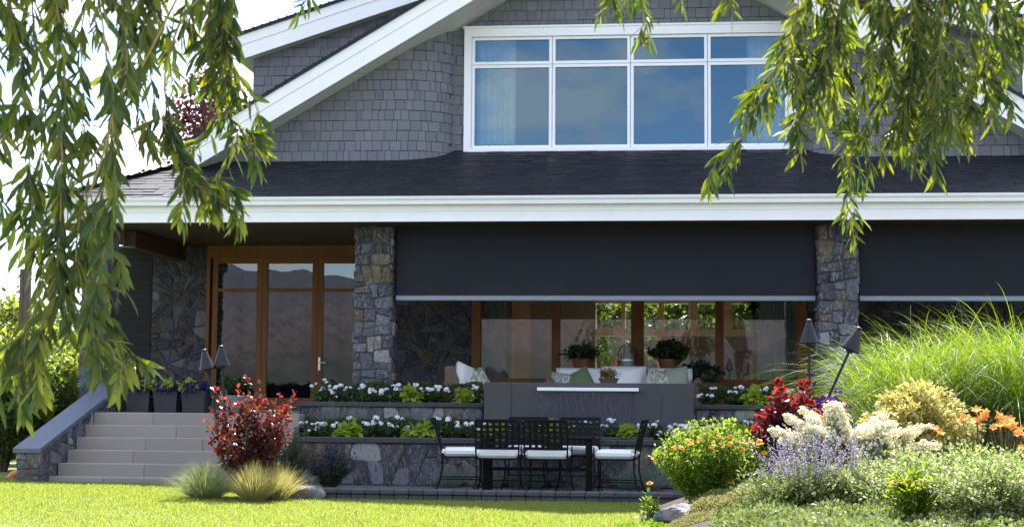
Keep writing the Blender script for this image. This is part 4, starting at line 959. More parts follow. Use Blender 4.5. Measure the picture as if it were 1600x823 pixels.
for xx in (tx0+.05, tx1-.05):
    for yy in (18.46, 18.99): b = MB(); b.rbox(xx-.028, yy-.028, PZ0, xx+.028, yy+.028, ztb-.03, .006); b.build('leg', M['iron'], ta)
b = MB(); b.rbox(tx0+.08, 18.70, PZ0+.26, tx1-.08, 18.75, PZ0+.30, .005); b.rbox(tx0+.03, 18.49, PZ0+.262, tx0+.07, 18.96, PZ0+.298, .005); b.rbox(tx1-.07, 18.49, PZ0+.262, tx1-.03, 18.96, PZ0+.298, .005); b.build('stretcher', M['iron'], ta)

# ================================================================== TORCHES
def torch(label, top, foot, group='garden torches'):
    top, foot = np.array(top, float), np.array(foot, float); d = unit(top-foot); r = thing('garden_torch', label, 'torch', foot, group)
    b = MB(); b.tube([foot, top-d*.2], .0135, 8); b.build('pole', M['torch'], r)
    q = Vector((0, 0, 1)).rotation_difference(Vector(d)).to_matrix(); b = MB()
    b.lathe(top, [(.092, -.235), (.098, -.228), (.028, -.012), (.024, -.008), (.024, -.012), (.088, -.226)], 26, M=q); b.build('shade', M['torch'], r)
    b = MB(); b.lathe(top, [(.012, -.012), (.03, -.006), (.03, .004), (.02, .012), (.0, .014)], 14, M=q); b.build('cap', M['torch'], r)
    b = MB(); b.lathe(top, [(.03, -.26), (.036, -.25), (.036, -.19), (.02, -.17)], 14, M=q); b.build('burner', M['torch'], r)
torch('upright garden torch with a cone shade beside the right stone pillar', P(1264, 500, 15.6), at(1264, 15.6, .2))
torch('garden torch leaning to the right before the tall green grass', P(1343, 513, 15.2), P(1240, 740, 15.2))
torch('garden torch left of the two by the red shrub, leaning left', P(319, 547, 17.25), P(352, 735, 17.2))
torch('garden torch right of the two by the red shrub, nearly upright', P(345, 541, 17.3), P(358, 740, 17.3))
# spotlight, post
c = P(22, 752, 19.6); sp = thing('spotlight', 'small orange garden spotlight by the foot of the stair wall', 'spotlight', c); b = MB(); b.tube([c-[0, 0, .1], c+[0, 0, .05]], .012, 6); b.build('stake', M['torch'], sp); b = MB(); b.tube([c+[-.1, -.02, .01], c+[-.02, 0, .09], c+[.05, .02, .12]], [.03, .05, .055], 12); b.build('lamp_head', M['candle'], sp)
c = P(38, 600, 30); b = MB(); b.rbox(c[0]-.06, 29.94, -.1, c[0]+.06, 30.06, PZ(368, 30, 38), .01); tag(b.build('post', M['post'], origin=(c[0], 30, 0)), 'tall bare wooden post against the sky at the left', 'post')
b = MB(); b.rbox(c[0]-.16, 29.96, -.1, c[0]-.07, 30.05, PZ(420, 30, 38), .01); tag(b.build('post', M['post'], origin=(c[0]-.12, 30, 0)), 'shorter dark post fixed to the tall bare post', 'post')

# ================================================================== PLANTING ON THE TERRACES
def hedge(label, x0, x1, y0, y1, z0, z1, seed, n=None):
    rng = rs(seed); c = ((x0+x1)/2, (y0+y1)/2, z0); r = thing('box_hedge', label, 'hedge', c); n = n or int((x1-x0)*2600)
    p = np.stack([rng.uniform(x0, x1, n), rng.uniform(y0, y1, n), z0+(z1-z0)*rng.uniform(.1, 1, n)**.6], 1)
    p[:, 2] += .022*np.sin(p[:, 0]*9+seed)+.012*np.sin(p[:, 0]*23); L = rng.uniform(.022, .04, n)
    b = MB(); b.scatter(*OVAL, p, unit(rdir(rng, n)+[0, 0, .5]), rdir(rng, n), L, L*.3); b.build('foliage', M['box'], r)
    b = MB(); x = x0+.06
    while x < x1: b.tube([(x, (y0+y1)/2, z0-.02), (x+.02, (y0+y1)/2, z0+(z1-z0)*.6)], .008, 5); x += .16
    b.build('stem', M['stem_brown'], r)
UY, LY = 21.45, 20.55
ztu = PZ(599, UY, 600); ztl = PZ(654, LY, 700)
hedge('clipped box hedge in the upper planter left of the fountain', PX(505, UY), PX(755, UY), UY-.12, UY+.2, 1.02, ztu, 101)
hedge('clipped box hedge in the upper planter right of the fountain', PX(1092, UY), 3.8, UY-.12, UY+.2, 1.02, ztu-.03, 102)
hedge('clipped box hedge along the low planter, left of the falling water', PX(478, LY), PX(845, LY), LY-.12, LY+.22, .55, ztl-.01, 103)
hedge('clipped box hedge along the low planter, right of the falling water', PX(955, LY), 3.5, LY-.12, LY+.22, .55, ztl-.01, 104)
def head_mesh(seed):
    rng = rs(seed); n = 17; d = rdir(rng, n); d[:, 2] = np.abs(d[:, 2])*.9-.15; p = d*[.03, .03, .02]; b = MB()
    for q in range(4):
        t = unit(np.cross(d, rdir(rng, n))); b.scatter(*OVAL, p, t, d, np.full(n, .021), np.full(n, .0075))
    return b.mesh('flower_head', M['petal_white'])
HEADS = [head_mesh(s) for s in (1, 2, 3, 4)]
UL = [(507,593),(494,599),(504,607),(515,603),(525,604),(532,602),(541,605),(520,613),(562,607),(568,602),(571,616),(580,608),(586,611),(597,610),(604,608),(615,603),(618,608),(650,601),(634,606),(633,616),(660,612),(669,608),(676,607),(687,604),(682,604),(701,611),(716,620),(727,617),(738,619),(740,602),(740,607)]
LL = [(479,659),(488,662),(497,662),(507,662),(484,672),(526,660),(544,653),(574,662),(588,652),(587,661),(595,660),(608,664),(621,666),(629,654),(637,666),(681,654),(701,654),(714,660),(738,661),(732,664),(751,672),(760,661),(776,668),(797,662),(822,668),(846,664)]
LRr = [(915,657),(896,664),(953,656),(948,665),(960,656),(975,670),(998,664),(1017,666),(1027,658),(1031,675),(1047,667),(1055,663),(1053,678),(1076,672),(1080,663),(1070,665),(1102,668),(1110,667),(1116,664),(1119,668),(1147,666),(1162,665),(1172,660),(1158,672),(1186,668),(1204,663),(1226,668)]
UR = [(1117,606),(1096,616),(1105,617),(1149,613),(1149,605),(1177,606),(1198,606),(1208,614),(1232,611)]
rng = rs(110)
for heads, Y, zs_, lb, gp in ((UL, 21.25, 1.02, 'white flowered geranium in the upper planter left of the fountain', 'geraniums in the upper planter left of the fountain'), (LL, 20.2, .56, 'white flowered geranium in the low planter left of the falling water', 'geraniums in the low planter left of the falling water'),
                             (LRr, 20.2, .56, 'white flowered geranium in the low planter right of the falling water', 'geraniums in the low planter right of the falling water'), (UR, 21.25, 1.02, 'white flowered geranium in the upper planter right of the fountain', 'geraniums in the upper planter right of the fountain')):
    heads = sorted(heads); k = 0
    while k < len(heads):
        g = [heads[k]]; k += 1
        while k < len(heads) and len(g) < 4 and heads[k][0]-g[0][0] < 27: g.append(heads[k]); k += 1
        mpx = sum(a[0] for a in g)/len(g); c = np.array([PX(mpx, Y), Y, zs_-.01]); r = thing('white_geranium', lb, 'geranium', c, gp)
        zt_ = max(PZ(a[1], Y, a[0]) for a in g)-zs_; seed = int(mpx*7+Y*100)
        s = stems(rs(seed), c, 16, max(.12, zt_-.06), .15, .12, foot=.25, dome=.4); b = MB(); leaves_on(b, rs(seed), *s[:3], 14, .05, .024, OVAL, t0=.15, out=.8, droop=.3); b.build('foliage', M['geranium'], r)
        b = MB()
        for (px, py) in [q_ for h_ in g for q_ in (h_, (h_[0]+rng.uniform(-9, 9), h_[1]+rng.uniform(-3, 7)))]:
            hp = P(px, py, Y-rng.uniform(-.02, .10)); b.tube([c+[(hp[0]-c[0])*.3, 0, 0], c*.4+hp*.6+[0, 0, -.02], hp-[0, 0, .01]], .003, 4)
            put(HEADS[rng.randint(4)], 'flower_head', r, hp, (rng.uniform(-.3, .3), rng.uniform(-.3, .3), rng.uniform(0, 6)), rng.choice([.7, .9, 1.1, 1.3]))
        b.build('stem', M['stem'], r)
for (px, py, Y, w, lb) in ((548, 672, 20.05, .25, 'lime green trailing vine in the low planter, nearest its left end'), (662, 672, 20.05, .25, 'lime green trailing vine in the low planter behind the side chair at the left'), (778, 672, 20.1, .2, 'lime green trailing vine in the low planter behind the left chair back'), (868, 674, 20.1, .2, 'lime green trailing vine behind the right chair back'), (981, 676, 20.05, .16, 'lime green trailing vine behind the chair at the right end of the table'), (1160, 678, 20.05, .2, 'lime green trailing vine in the low planter above the orange flowered bush'),
                           (640, 617, 21.05, .14, 'lime green trailing vine in the middle of the upper left planter'), (724, 622, 21.05, .1, 'small lime green vine beside the left end of the fountain block'), (1178, 616, 21.05, .16, 'lime green trailing vine in the upper planter right of the fountain')):
    c = P(px, py, Y); c[2] = .56 if Y < 21 else 1.02; h = PZ(py, Y, px)-c[2]+.07
    plant('lime_vine', lb, 'vine', c, 20, h+.04, w, .16, 9, .105, .042, M['lime'], LOBED, M['stem'], .003, seed=int(px), stem_kw=dict(dome=.6, upw=1.5, foot=.2), leaf_kw=dict(t0=.3, out=.7, droop=.75))
for (px, Y, zz, L, lb) in ((520, 20.72, .56, .64, 'wispy blue oat grass at the left end of the low planter'), (566, 20.72, .56, .60, 'wispy blue oat grass second from the left in the low planter'), (652, 20.72, .56, .62, 'wispy blue oat grass by the right end of the upper left wall'), (848, 20.42, .56, .56, 'pale spiky grass at the left edge of the falling water')):
    tuft('blue_oat_grass', lb, 'ornamental grass', (PX(px, Y), Y, zz), 260, L, .0035, M['blue_grass'], .75, .25, .06, seed=int(px))
for (px, Y, lb) in ((705, 19.5, 'dark green grass tuft behind the side chair at the left'), (770, 19.55, 'dark green grass tuft behind the legs of the left chair'), (835, 19.55, 'dark green grass tuft between the two near chairs'), (985, 19.5, 'dark green grass tuft by the chair at the right end'), (1015, 19.45, 'dark green grass tuft beside the orange flowered bush')):
    tuft('grass_tuft', lb, 'ornamental grass', (PX(px, Y), Y, .02), 420, .40, .004, M['blue_grass'], .8, .35, .1, seed=int(px))

# ================================================================== LEFT BED
c = P(395, 752, 17.1); c[2] = .02
tips = [(331,598),(357,628),(386,588),(372,606),(407,600),(414,618),(440,634),(464,610),(452,632),(429,640),(345,650),(321,655),(330,640),(398,640),(380,625),(420,655),(450,655),(365,650),(340,675),(405,665),(325,690),(440,680),(355,690),(390,690),(425,690),(372,700),(410,705),(455,670),(335,705),(395,615),(438,612)]
def tip_shrub(name, label, cat, c, tips, Y, dy, mats, L, W, per, seed, lowmat, lowper, stem_mat, foot=.06):
    rng = rs(seed); r = thing(name, label, cat, c); n = len(tips)
    p2 = np.array([P(a, b_, Y+rng.uniform(-dy, dy)) for a, b_ in tips]); p0 = c+(p2-c)*[foot, foot, 0]; p1 = c+(p2-c)*[.45, .45, .6]
    b = MB(); leaves_on(b, rng, p0, p1, p2, per, L, W, OVAL, t0=.62, out=.75, droop=.0, off=.012, pw=.75, up=.45); b.build('foliage', mats, r)
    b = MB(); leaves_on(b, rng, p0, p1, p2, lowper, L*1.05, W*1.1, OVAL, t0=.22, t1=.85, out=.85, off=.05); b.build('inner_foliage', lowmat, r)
    b = MB(); stem_mesh(b, p0, p1, p2, .007, 5, 4, .35); b.build('stem', stem_mat, r); return r
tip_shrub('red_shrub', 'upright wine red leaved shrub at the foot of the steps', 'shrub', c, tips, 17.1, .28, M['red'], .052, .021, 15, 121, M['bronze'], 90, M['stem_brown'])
tuft('fescue_clump', 'grey green fescue clump at the left, before the red shrub', 'ornamental grass', (PX(326, 16.75), 16.75, .03), 1500, .52, .0028, M['fescue'], 1.05, .22, .12, seed=131)
tuft('fescue_clump', 'golden feathery grass clump right of the grey green fescue', 'ornamental grass', (PX(402, 16.6), 16.6, .01), 1500, .50, .0028, M['gold_grass'], .75, .18, .10, seed=132)
tuft('fescue_clump', 'golden feathery grass clump behind the other, half hidden by it', 'ornamental grass', (PX(436, 16.95), 16.95, .01), 900, .50, .0028, M['gold_grass'], .8, .22, .10, seed=133)
c = np.array([PX(452, 18.5), 18.5, 0.]); plant('rosemary_bush', 'dark green rosemary bush right of the red shrub', 'shrub', c, 110, .82, .42, .35, 60, .03, .004, M['dark_leaf'], STRIP, M['stem_brown'], .004, seed=134, leaf_kw=dict(t0=.15, out=.6))
c = np.array([PX(520, 18.7), 18.7, .02]); r, s, rg = plant('lavender_bush', 'dusky purple lavender bush before the low stone wall', 'shrub', c, 170, .62, .42, .34, 14, .035, .006, M['dark_leaf'], STRIP, M['stem'], .0025, seed=135, leaf_kw=dict(t0=.1, t1=.7))
b = MB(); leaves_on(b, rg, *s[:3], 22, .02, .007, DIA, t0=.5, out=.9, off=.006); b.build('flower_spikes', M['lavender'], r)
def rock(label, c, dim, seed, rot=0, name='boulder', mat='rock', sharp=.22):
    rng = rs(seed); n = 26; m_ = 16; th = np.linspace(0, 2*np.pi, n, endpoint=False); ph = np.linspace(-1.25, 1.4, m_); dirs = [unit(rng.normal(size=3)) for _ in range(11)]; cuts = rng.uniform(.62, .92, 11); V = []
    for p in ph:
        for t in th:
            d = np.array([math.cos(p)*math.cos(t), math.cos(p)*math.sin(t), math.sin(p)]); k = 1.0
            for q, cv in zip(dirs, cuts):
                dp = d @ q
                if dp > .05: k = min(k, cv/dp)
            k *= 1+.03*math.sin(7*t+seed)*math.cos(5*p)+rng.normal()*.008; V.append(d*k)
    V = np.array(V)*dim; ca, sa = math.cos(rot), math.sin(rot); V = V @ np.array([[ca, sa, 0], [-sa, ca, 0], [0, 0, 1]])
    Fs = [(r_*n+i_, r_*n+(i_+1) % n, r_*n+n+(i_+1) % n, r_*n+n+i_) for r_ in range(m_-1) for i_ in range(n)]+[tuple(range(n))[::-1], tuple((m_-1)*n+i_ for i_ in range(n))]
    b = MB(); b.add(V+np.asarray(c), Fs); return tag(b.build(name, M[mat], origin=c), label, 'rock')
rock('flat layered grey rock at the left end of the kerb', P(468, 772, 17.25), (.30, .2, .13), 141, .1)

# ================================================================== RIGHT GARDEN
def bz(px, Y): return float(bedz(PX(px, Y), Y))
def base(px, Y): return np.array([PX(px, Y), Y, bz(px, Y)-.01])
def daisy(n=11, r=.034, mat='petal_orange', dr=.25):
    b = MB(); a = np.arange(n)*2*np.pi/n; d = np.stack([np.cos(a), np.sin(a), np.full(n, -dr)], 1); b.scatter(*OVAL, d*.006, d, np.repeat([[0, 0, 1.0]], n, 0), np.full(n, r), np.full(n, r*.27)); b.lathe((0, 0, 0), [(.011, -.004), (.012, .004), (.007, .010), (0, .012)], 8, 1)
    return b.mesh('flower', [M[mat], M['candle']])
DAISY = daisy()
c = base(1108, 14.6); r, s, rg = plant('orange_daisy_bush', 'bright green rounded bush topped with orange daisies', 'bush', c, 200, .84, .56, .45, 56, .037, .0115, M['helio'], OVAL, M['stem'], .003, seed=151, stem_kw=dict(dome=.35, foot=.3, curve=.7), leaf_kw=dict(t0=.12, out=.8, droop=.15))
for (px, py) in [(1079,695),(1066,702),(1050,702),(1035,712),(1023,718),(1015,756),(1141,753),(1129,695),(1140,695),(1159,703),(1163,693),(1187,694),(1169,691),(1194,709),(1112,704),(1110,677),(1141,684),(1079,690),(1175,692),(1186,691),(1113,699),(1092,688),(1058,699),(1150,690),(1122,684),(1100,694)]:
    put(DAISY, 'flower', r, P(px, py-3, 14.3+rg.uniform(-.15, .2)), (rg.uniform(.1, .8), rg.uniform(-.4, .4), 0), rg.uniform(.75, 1.1))
c = base(1018, 14.2); plant('leafy_sprig', 'loose pale green sprig at the left foot of the daisy bush', 'plant', c, 14, .38, .15, .12, 12, .05, .016, M['helio'], OVAL, M['stem'], .003, seed=152)
tips = [(1215,597),(1209,622),(1222,615),(1258,594),(1251,620),(1266,628),(1188,650),(1178,668),(1198,640),(1230,645),(1240,635),(1200,665),(1215,655),(1185,690),(1178,706),(1195,700),(1225,680),(1245,665),(1262,655),(1280,650),(1210,690),(1235,700),(1172,722),(1190,725),(1300,660),(1318,692),(1290,690),(1315,720),(1255,700),(1270,720),(1212,720),(1240,735),(1300,735)]
tip_shrub('red_shrub', 'crimson leaved smoke bush among the cream flowers', 'shrub', base(1238, 14.9), tips, 14.8, .22, M['red'], .068, .029, 42, 153, M['plum'], 70, M['stem_brown'], .12)
def panicles(label, sprays, basep, Y, seed, leafmat_='silver'):
    rng = rs(seed); r = thing('cream_flower_shrub', label, 'shrub', basep); sb = MB(); lb = MB(); f = lambda q: P(1180+q[0]/4.113, 560+q[1]/4.113, Y+rng.uniform(-.16, .16))
    for (a, e) in sprays:
        A = f(a); E = f(e); E[1] = A[1]+rng.uniform(-.1, .1); mid = (A+E)/2+[0, 0, .015]; n = 620; t = rng.uniform(0, 1, n)
        c = bez(A[None], mid[None], E[None], t); d = rdir(rng, n); rad = .072*(1-.5*t**2); lump = 1+.5*np.sin(t*17+rng.uniform(0, 6))
        p = c+d*np.stack([rad*.8, rad, rad*.75], 1)*(lump*rng.uniform(.3, 1, n)**.5*np.where(rng.uniform(size=n) < .18, rng.uniform(1, 1.8, n), 1))[:, None]; L = rng.uniform(.014, .026, n)
        b = MB()
        for q in range(2): b.scatter(*OVAL, p, unit(np.cross(d, rdir(rng, n))), unit(d+[0, 0, .5]), L, L*.42)
        b.build('flower_panicle', M['petal_cream'], r)
        sb.tube([basep+(A-basep)*[.1, .1, 0], basep+(A-basep)*[.6, .6, .5], A, mid-[0, 0, .02], E-[0, 0, .02]], [.006, .005, .004, .003, .002], 4)
        n = 90; t = rng.uniform(0, 1, n); q_ = bez((basep+(A-basep)*[.6, .6, .5])[None], A[None], E[None], t*.8)+rdir(rng, n)*.06-[0, 0, .05]; L = rng.uniform(.04, .08, n); lb.scatter(*OVAL, q_, unit(rdir(rng, n)+[0, -.3, .2]), unit(rdir(rng, n)*.5+[0, 0, 1]), L, L*.28)
    sb.build('stem', M['stem_brown'], r); lb.build('foliage', M[leafmat_], r)
panicles('arching cream flowered shrub between the red bush and the leaning torch', [((380,500),(200,365)),((330,540),(85,455)),((440,565),(165,530)),((480,480),(300,330)),((480,430),(480,285)),((560,440),(540,300)),((540,520),(330,440)),((470,540),(260,500)),((600,560),(560,380)),((420,450),(340,380)),((590,480),(500,350)),((520,590),(380,560)),((620,560),(590,470))], base(1285, 13.9), 13.9, 161)
panicles('spreading cream flowered shrub below the golden maple', [((700,500),(815,360)),((760,545),(1120,430)),((820,610),(1195,560)),((700,480),(880,415)),((660,600),(1000,500)),((900,640),(1110,545)),((680,560),(960,470)),((640,640),(860,590)),((700,680),(940,620)),((880,560),(1060,470)),((640,520),(740,440)),((760,660),(1000,640))], base(1365, 13.6), 13.6, 162)
# Russian sage
def sage(label, c, n, H, Rx, Ry, seed):
    r, s, rg = plant('russian_sage', label, 'shrub', c, n, H, Rx, Ry, 12, .034, .007, M['silver'], OVAL, M['silver'], .0022, seed=seed, stem_kw=dict(dome=.2, foot=.3, hv=.55), leaf_kw=dict(t0=.05, t1=.6))
    b = MB(); leaves_on(b, rg, *s[:3], 40, .012, .0045, DIA, t0=.4, out=.95, off=.007); b.build('flower_spikes', M['petal_lilac'], r)
sage('airy lilac sage before the cream flowers, leftmost of three', base(1215, 12.8), 62, .74, .34, .3, 171)
sage('airy lilac sage before the cream flowers, middle one of three', base(1268, 12.55), 80, .82, .38, .3, 172)
sage('airy lilac sage before the cream flowers, rightmost of three', base(1325, 12.75), 58, .74, .32, .3, 179)
plant('variegated_shrub', 'front mound of cream edged leaves cut by the bottom edge, right', 'shrub', base(1560, 11.4), 220, .5, .6, .4, 40, .030, .009, M['varieg'], OVAL, M['stem_brown'], .003, seed=178, stem_kw=dict(dome=.4, foot=.4, hv=.35), leaf_kw=dict(t0=.2, out=.8))
plant('silver_shrub', 'pale silvery green leafy plant at the bottom, under the lilac sage', 'shrub', base(1245, 12.6), 150, .40, .55, .4, 30, .042, .0075, M['silver'], OVAL, M['stem'], .003, seed=173, stem_kw=dict(dome=.25, hv=.6))
plant('variegated_shrub', 'large mounded shrub with tiny cream edged leaves, lower right corner', 'shrub', base(1490, 12.5), 520, .62, .98, .75, 40, .029, .0088, M['varieg'], OVAL, M['stem_brown'], .003, seed=174, stem_kw=dict(dome=.42, foot=.45, curve=.8, hv=.55), leaf_kw=dict(t0=.35, out=.8))
plant('variegated_shrub', 'smaller cream edged shrub filling in left of the large mounded one', 'shrub', base(1355, 12.75), 130, .42, .42, .4, 38, .029, .0088, M['varieg'], OVAL, M['stem_brown'], .003, seed=175, stem_kw=dict(dome=.4, foot=.4, hv=.4), leaf_kw=dict(t0=.3, out=.8))
YD = daisy(12, .03, 'petal_orange', .1)
r, s, rg = plant('coreopsis', 'small bright green plant with yellow orange daisies before the mounded shrub', 'plant', base(1425, 11.55), 60, .42, .21, .18, 20, .055, .012, M['helio'], LANCE, M['stem'], .0025, seed=176, leaf_kw=dict(t0=.2, out=.65))
for (px, py) in ((1398, 752), (1408, 755), (1418, 750), (1432, 752), (1440, 755), (1412, 766)): put(YD, 'flower', r, P(px, py, 11.5), (-.4, 0, px), 1.0)
plant('golden_maple', 'low domed golden laceleaf maple before the tall grass', 'shrub', base(1436, 15.2), 110, 1.06, .56, .5, 70, .055, .014, M['mapleleaf'], LOBED, M['stem_brown'], .005, seed=177, stem_kw=dict(dome=.42, foot=.05, curve=.55, upw=1.35, hv=.14), leaf_kw=dict(t0=.55, out=.55, droop=.75, off=.05))
def lily_mesh():
    b = MB(); n = 6; a = np.arange(n)*2*np.pi/n; d = np.stack([np.cos(a), np.sin(a), np.full(n, .55)], 1); b.scatter(*LANCE, d*.004, d, np.repeat([[0, 0, 1.0]], n, 0), np.full(n, .048), np.full(n, .015)); b.lathe((0, 0, -.03), [(.004, -.02), (.007, 0), (.014, .04)], 7); return b.mesh('flower', M['petal_coral'])
LILY = lily_mesh()
for (px, Y, fl, lb) in ((1475, 14.7, [(1460, 669), (1467, 676)], 'daylily with a single coral bloom below the golden maple'), (1525, 14.5, [(1504,652),(1526,641),(1541,645),(1528,658),(1536,652)], 'coral orange daylily clump right of the golden maple'), (1568, 14.4, [(1559,647),(1563,654),(1552,668),(1563,666),(1582,665),(1572,661),(1577,656),(1590,678),(1594,673)], 'coral orange daylily clump with most blooms, at the right edge'), (1615, 14.5, [(1598,700),(1600,680)], 'coral orange daylily clump cut by the right edge')):
    r = tuft('daylily', lb, 'daylily', base(px, Y), 130, .62, .011, M['helio'], .8, .4, .08, seed=int(px), part='foliage'); rg = rs(int(px)); b = MB(); c = base(px, Y)
    for (a, e) in fl:
        q = P(a, e, Y-.1+rg.uniform(-.15, .15)); b.tube([c, (c*.4+q*.6)+[0, 0, .04], q-[0, 0, .03]], .004, 4); put(LILY, 'flower', r, q, (rg.uniform(.3, 1.2), rg.uniform(-.4, .4), rg.uniform(-.8, .8)), rg.uniform(.9, 1.3))
    b.build('stem', M['stem'], r)
for (px, Y, H, n, lb, sd) in ((1436, 16.9, 1.80, 4300, 'tall arching green maiden grass, left clump beside the leaning torch', 181), (1525, 17.4, 1.90, 3000, 'tall arching green maiden grass, middle clump', 182), (1605, 16.8, 1.97, 4300, 'tall arching green maiden grass, right clump at the edge', 183)):
    rg = rs(sd); c = base(px, Y); root = thing('maiden_grass', lb, 'ornamental grass', c); a = rg.uniform(0, 6.28, n); u = rg.uniform(0, 1, n)**.6; lean = .04+.50*u*rg.uniform(.6, 1.2, n)
    od = np.stack([np.cos(a), np.sin(a), 0*a], 1); D = od*np.sin(lean)[:, None]+np.array([0, 0, 1.0])*np.cos(lean)[:, None]; st_ = rg.uniform(.0, .62, n)**.8*H   # each blade leaves its cane somewhere up its height
    Pp = c+od*(u*.26)[:, None]+D*st_[:, None]; a2 = a+rg.normal(size=n)*.7; l2 = np.minimum(lean+rg.uniform(.05, .55, n), 1.25); D2 = np.stack([np.cos(a2)*np.sin(l2), np.sin(a2)*np.sin(l2), np.cos(l2)], 1)
    Ls = H*rg.uniform(.42, .72, n); b = MB(); b.blades(Pp, D2, Ls, np.full(n, .0038), rg.uniform(.30, .85, n), 8, rng=rg); b.build('blade_tuft', M['miscanthus'], root)
    b = MB(); q = rg.choice(n, 90, False)
    for k in q: b.tube([c+od[k]*u[k]*.26, c+od[k]*u[k]*.26+D[k]*H*.62], [.004, .003], 4)
    b.build('cane', M['stem'], root)
for (px, Y, n, lb, sd) in ((1350, 14.7, 34, 'dry brown flower spikes left of the golden maple', 191), (1580, 15.7, 40, 'dry brown flower spikes before the tall grass at the right edge', 192), (1530, 15.9, 20, 'dry brown flower spikes behind the daylilies', 193)):
    rg = rs(sd); c = base(px, Y); s = stems(rg, c, n, .85 if sd > 191 else .72, .25, .16, foot=.4); r = thing('spike_flower', lb, 'plant', c); b = MB(); leaves_on(b, rg, *s[:3], 60, .02, .008, DIA, t0=.5, out=.8, off=.006); b.build('flower_spikes', M['spike_brown'], r)
    b = MB(); stem_mesh(b, *s[:3], .003); b.build('stem', M['stem_brown'], r); b = MB(); leaves_on(b, rg, *s[:3], 18, .06, .012, OVAL, t0=.05, t1=.5); b.build('foliage', M['helio'], r)
tuft('red_grass', 'reddish fountain grass behind the cream flowers', 'ornamental grass', base(1288, 15.5)+[0, 0, .55], 160, .52, .004, M['red_grass'], .5, .2, .05, seed=194)
c = base(1283, 15.2); r, s, rg = plant('petunia', 'violet petunias by the foot of the upright torch', 'flowers', c, 40, .86, .16, .14, 12, .05, .02, M['geranium'], OVAL, M['stem'], .003, seed=195)
n = 34; q = np.stack([PX(1283, 15.1)+rg.normal(size=n)*.10, 15.1+rg.normal(size=n)*.05, PZ(626, 15.1, 1283)+rg.normal(size=n)*.07], 1); fd = unit(rdir(rg, n)*.5+[0, -.7, .4]); b = MB()
for k in range(2): b.scatter(*DIA, q, np.cross(fd, rdir(rg, n)), fd, np.full(n, .05), np.full(n, .021))
b.build('petals', M['petal_purple'], r)
rock('grey boulder bedded in the thyme at the lawn edge', P(1062, 806, 13.5)-[0, 0, .02], (.23, .2, .15), 201, .3)
rock('smaller tan boulder right of the grey one', P(1108, 822, 13.2)-[0, 0, .02], (.17, .2, .10), 202, .7)
rock('low flat stone at the bottom edge, left of the boulders', P(1003, 830, 13.0)-[0, 0, .01], (.10, .12, .06), 203)
def cover(name, mat, n, px0, px1, y0, y1, hgt, L, seed, tpl=OVAL, pxs=None):
    rg = rs(seed); y = rg.uniform(y0, y1, n); px = rg.uniform(px0, px1, n); x = np.array([PX(a, c_) for a, c_ in zip(px, y)]); lump = .5+.5*np.sin(x*11+y*6)*np.cos(y*9-x*4)
    edge = np.minimum(np.minimum(px-px0, px1-px)/(px1-px0), np.minimum(y-y0, y1-y)/(y1-y0)); hh = hgt*np.clip(edge*6, 0, 1)*(.5+.5*lump); z = bedz(x, y)+hh*rg.uniform(.1, 1, n)**.5; z = np.maximum(z, gz(x, y)+.004+hh*.3)
    Ls = L*rg.uniform(.6, 1.3, n); b = MB(); b.scatter(*tpl, np.stack([x, y, z], 1), unit(rdir(rg, n)+[0, 0, .7]), rdir(rg, n), Ls, Ls*.3); tag(b.build(name, mat), kind='stuff')
cover('moss_cover', M['moss'], 9000, 962, 1050, 13.1, 14.3, .12, .028, 211, STRIP)
cover('thyme_cover', M['thyme'], 16000, 1062, 1190, 13.2, 14.4, .17, .022, 212)
cover('thyme_edge', M['thyme'], 7000, 1035, 1130, 12.7, 13.6, .07, .02, 217)
cover('creeping_cover', M['moss'], 5000, 1060, 1160, 14.0, 14.6, .16, .03, 213)
cover('silver_cover', M['silver'], 7000, 1110, 1420, 11.2, 13.1, .14, .03, 214, STRIP)
cover('front_cover', M['silver'], 8000, 1150, 1800, 9.4, 11.9, .10, .032, 216, STRIP)
cover('bed_cover', M['geranium'], 22000, 1120, 1750, 12.5, 17.5, .14, .05, 215)

# ================================================================== TREES AND SHRUBS BEHIND
def tree(name, label, c, H, trunk_h, R, n, L, W, mat, seed, tpl=OVAL, group=None, squash=.85, clumps=26, bark='stem_brown'):
    rng = rs(seed); c = np.asarray(c, float); r = thing(name, label, 'tree', c, group); b = MB(); top = c+[0, 0, H*.8]; b.tube([c, c+[.03*H, 0, H*.4], top], [.035*H**.8, .024*H**.8, .008*H**.8], 8)
    cc = c+[0, 0, trunk_h+(H-trunk_h)*.5]; d = rdir(rng, clumps); q = cc+d*(np.array([R, R, (H-trunk_h)*.5*squash])*rng.uniform(.45, 1, (clumps, 1))**.6)*.82
    for k in q[:18]: m_ = c+[0, 0, trunk_h+(k[2]-c[2]-trunk_h)*.35]; b.tube([m_, (m_+k)/2+[0, 0, .05*H], k], [.012*H**.8, .008*H**.8, .003*H**.8], 5)
    b.build('trunk', M[bark], r); i = rng.randint(clumps, size=n); cl = R*rng.uniform(.22, .42, clumps); off = rng.normal(size=(n, 3))*.55; off[:, 2] *= .8
    b = MB(); Ls = L*rng.uniform(.6, 1.3, n); b.scatter(*tpl, q[i]+off*cl[i][:, None], unit(rdir(rng, n)+[0, 0, -.3]), unit(rdir(rng, n)+[0, 0, .6]), Ls, Ls*W/L); b.build('crown', M[mat], r)
tree('plum_tree', 'dark purple leaved plum tree behind the roof', (PX(318, 36), 36, 0), PZ(88, 36, 318), 4.2, 1.25, 5200, .10, .045, M and 'plum', 221, squash=1.0, clumps=30)
tree('plum_tree', 'lower purple bough showing just above the roof edge', (PX(298, 37.5), 37.5, 0), PZ(196, 37.5, 298), 4.8, .55, 900, .10, .045, 'plum', 222, clumps=9)
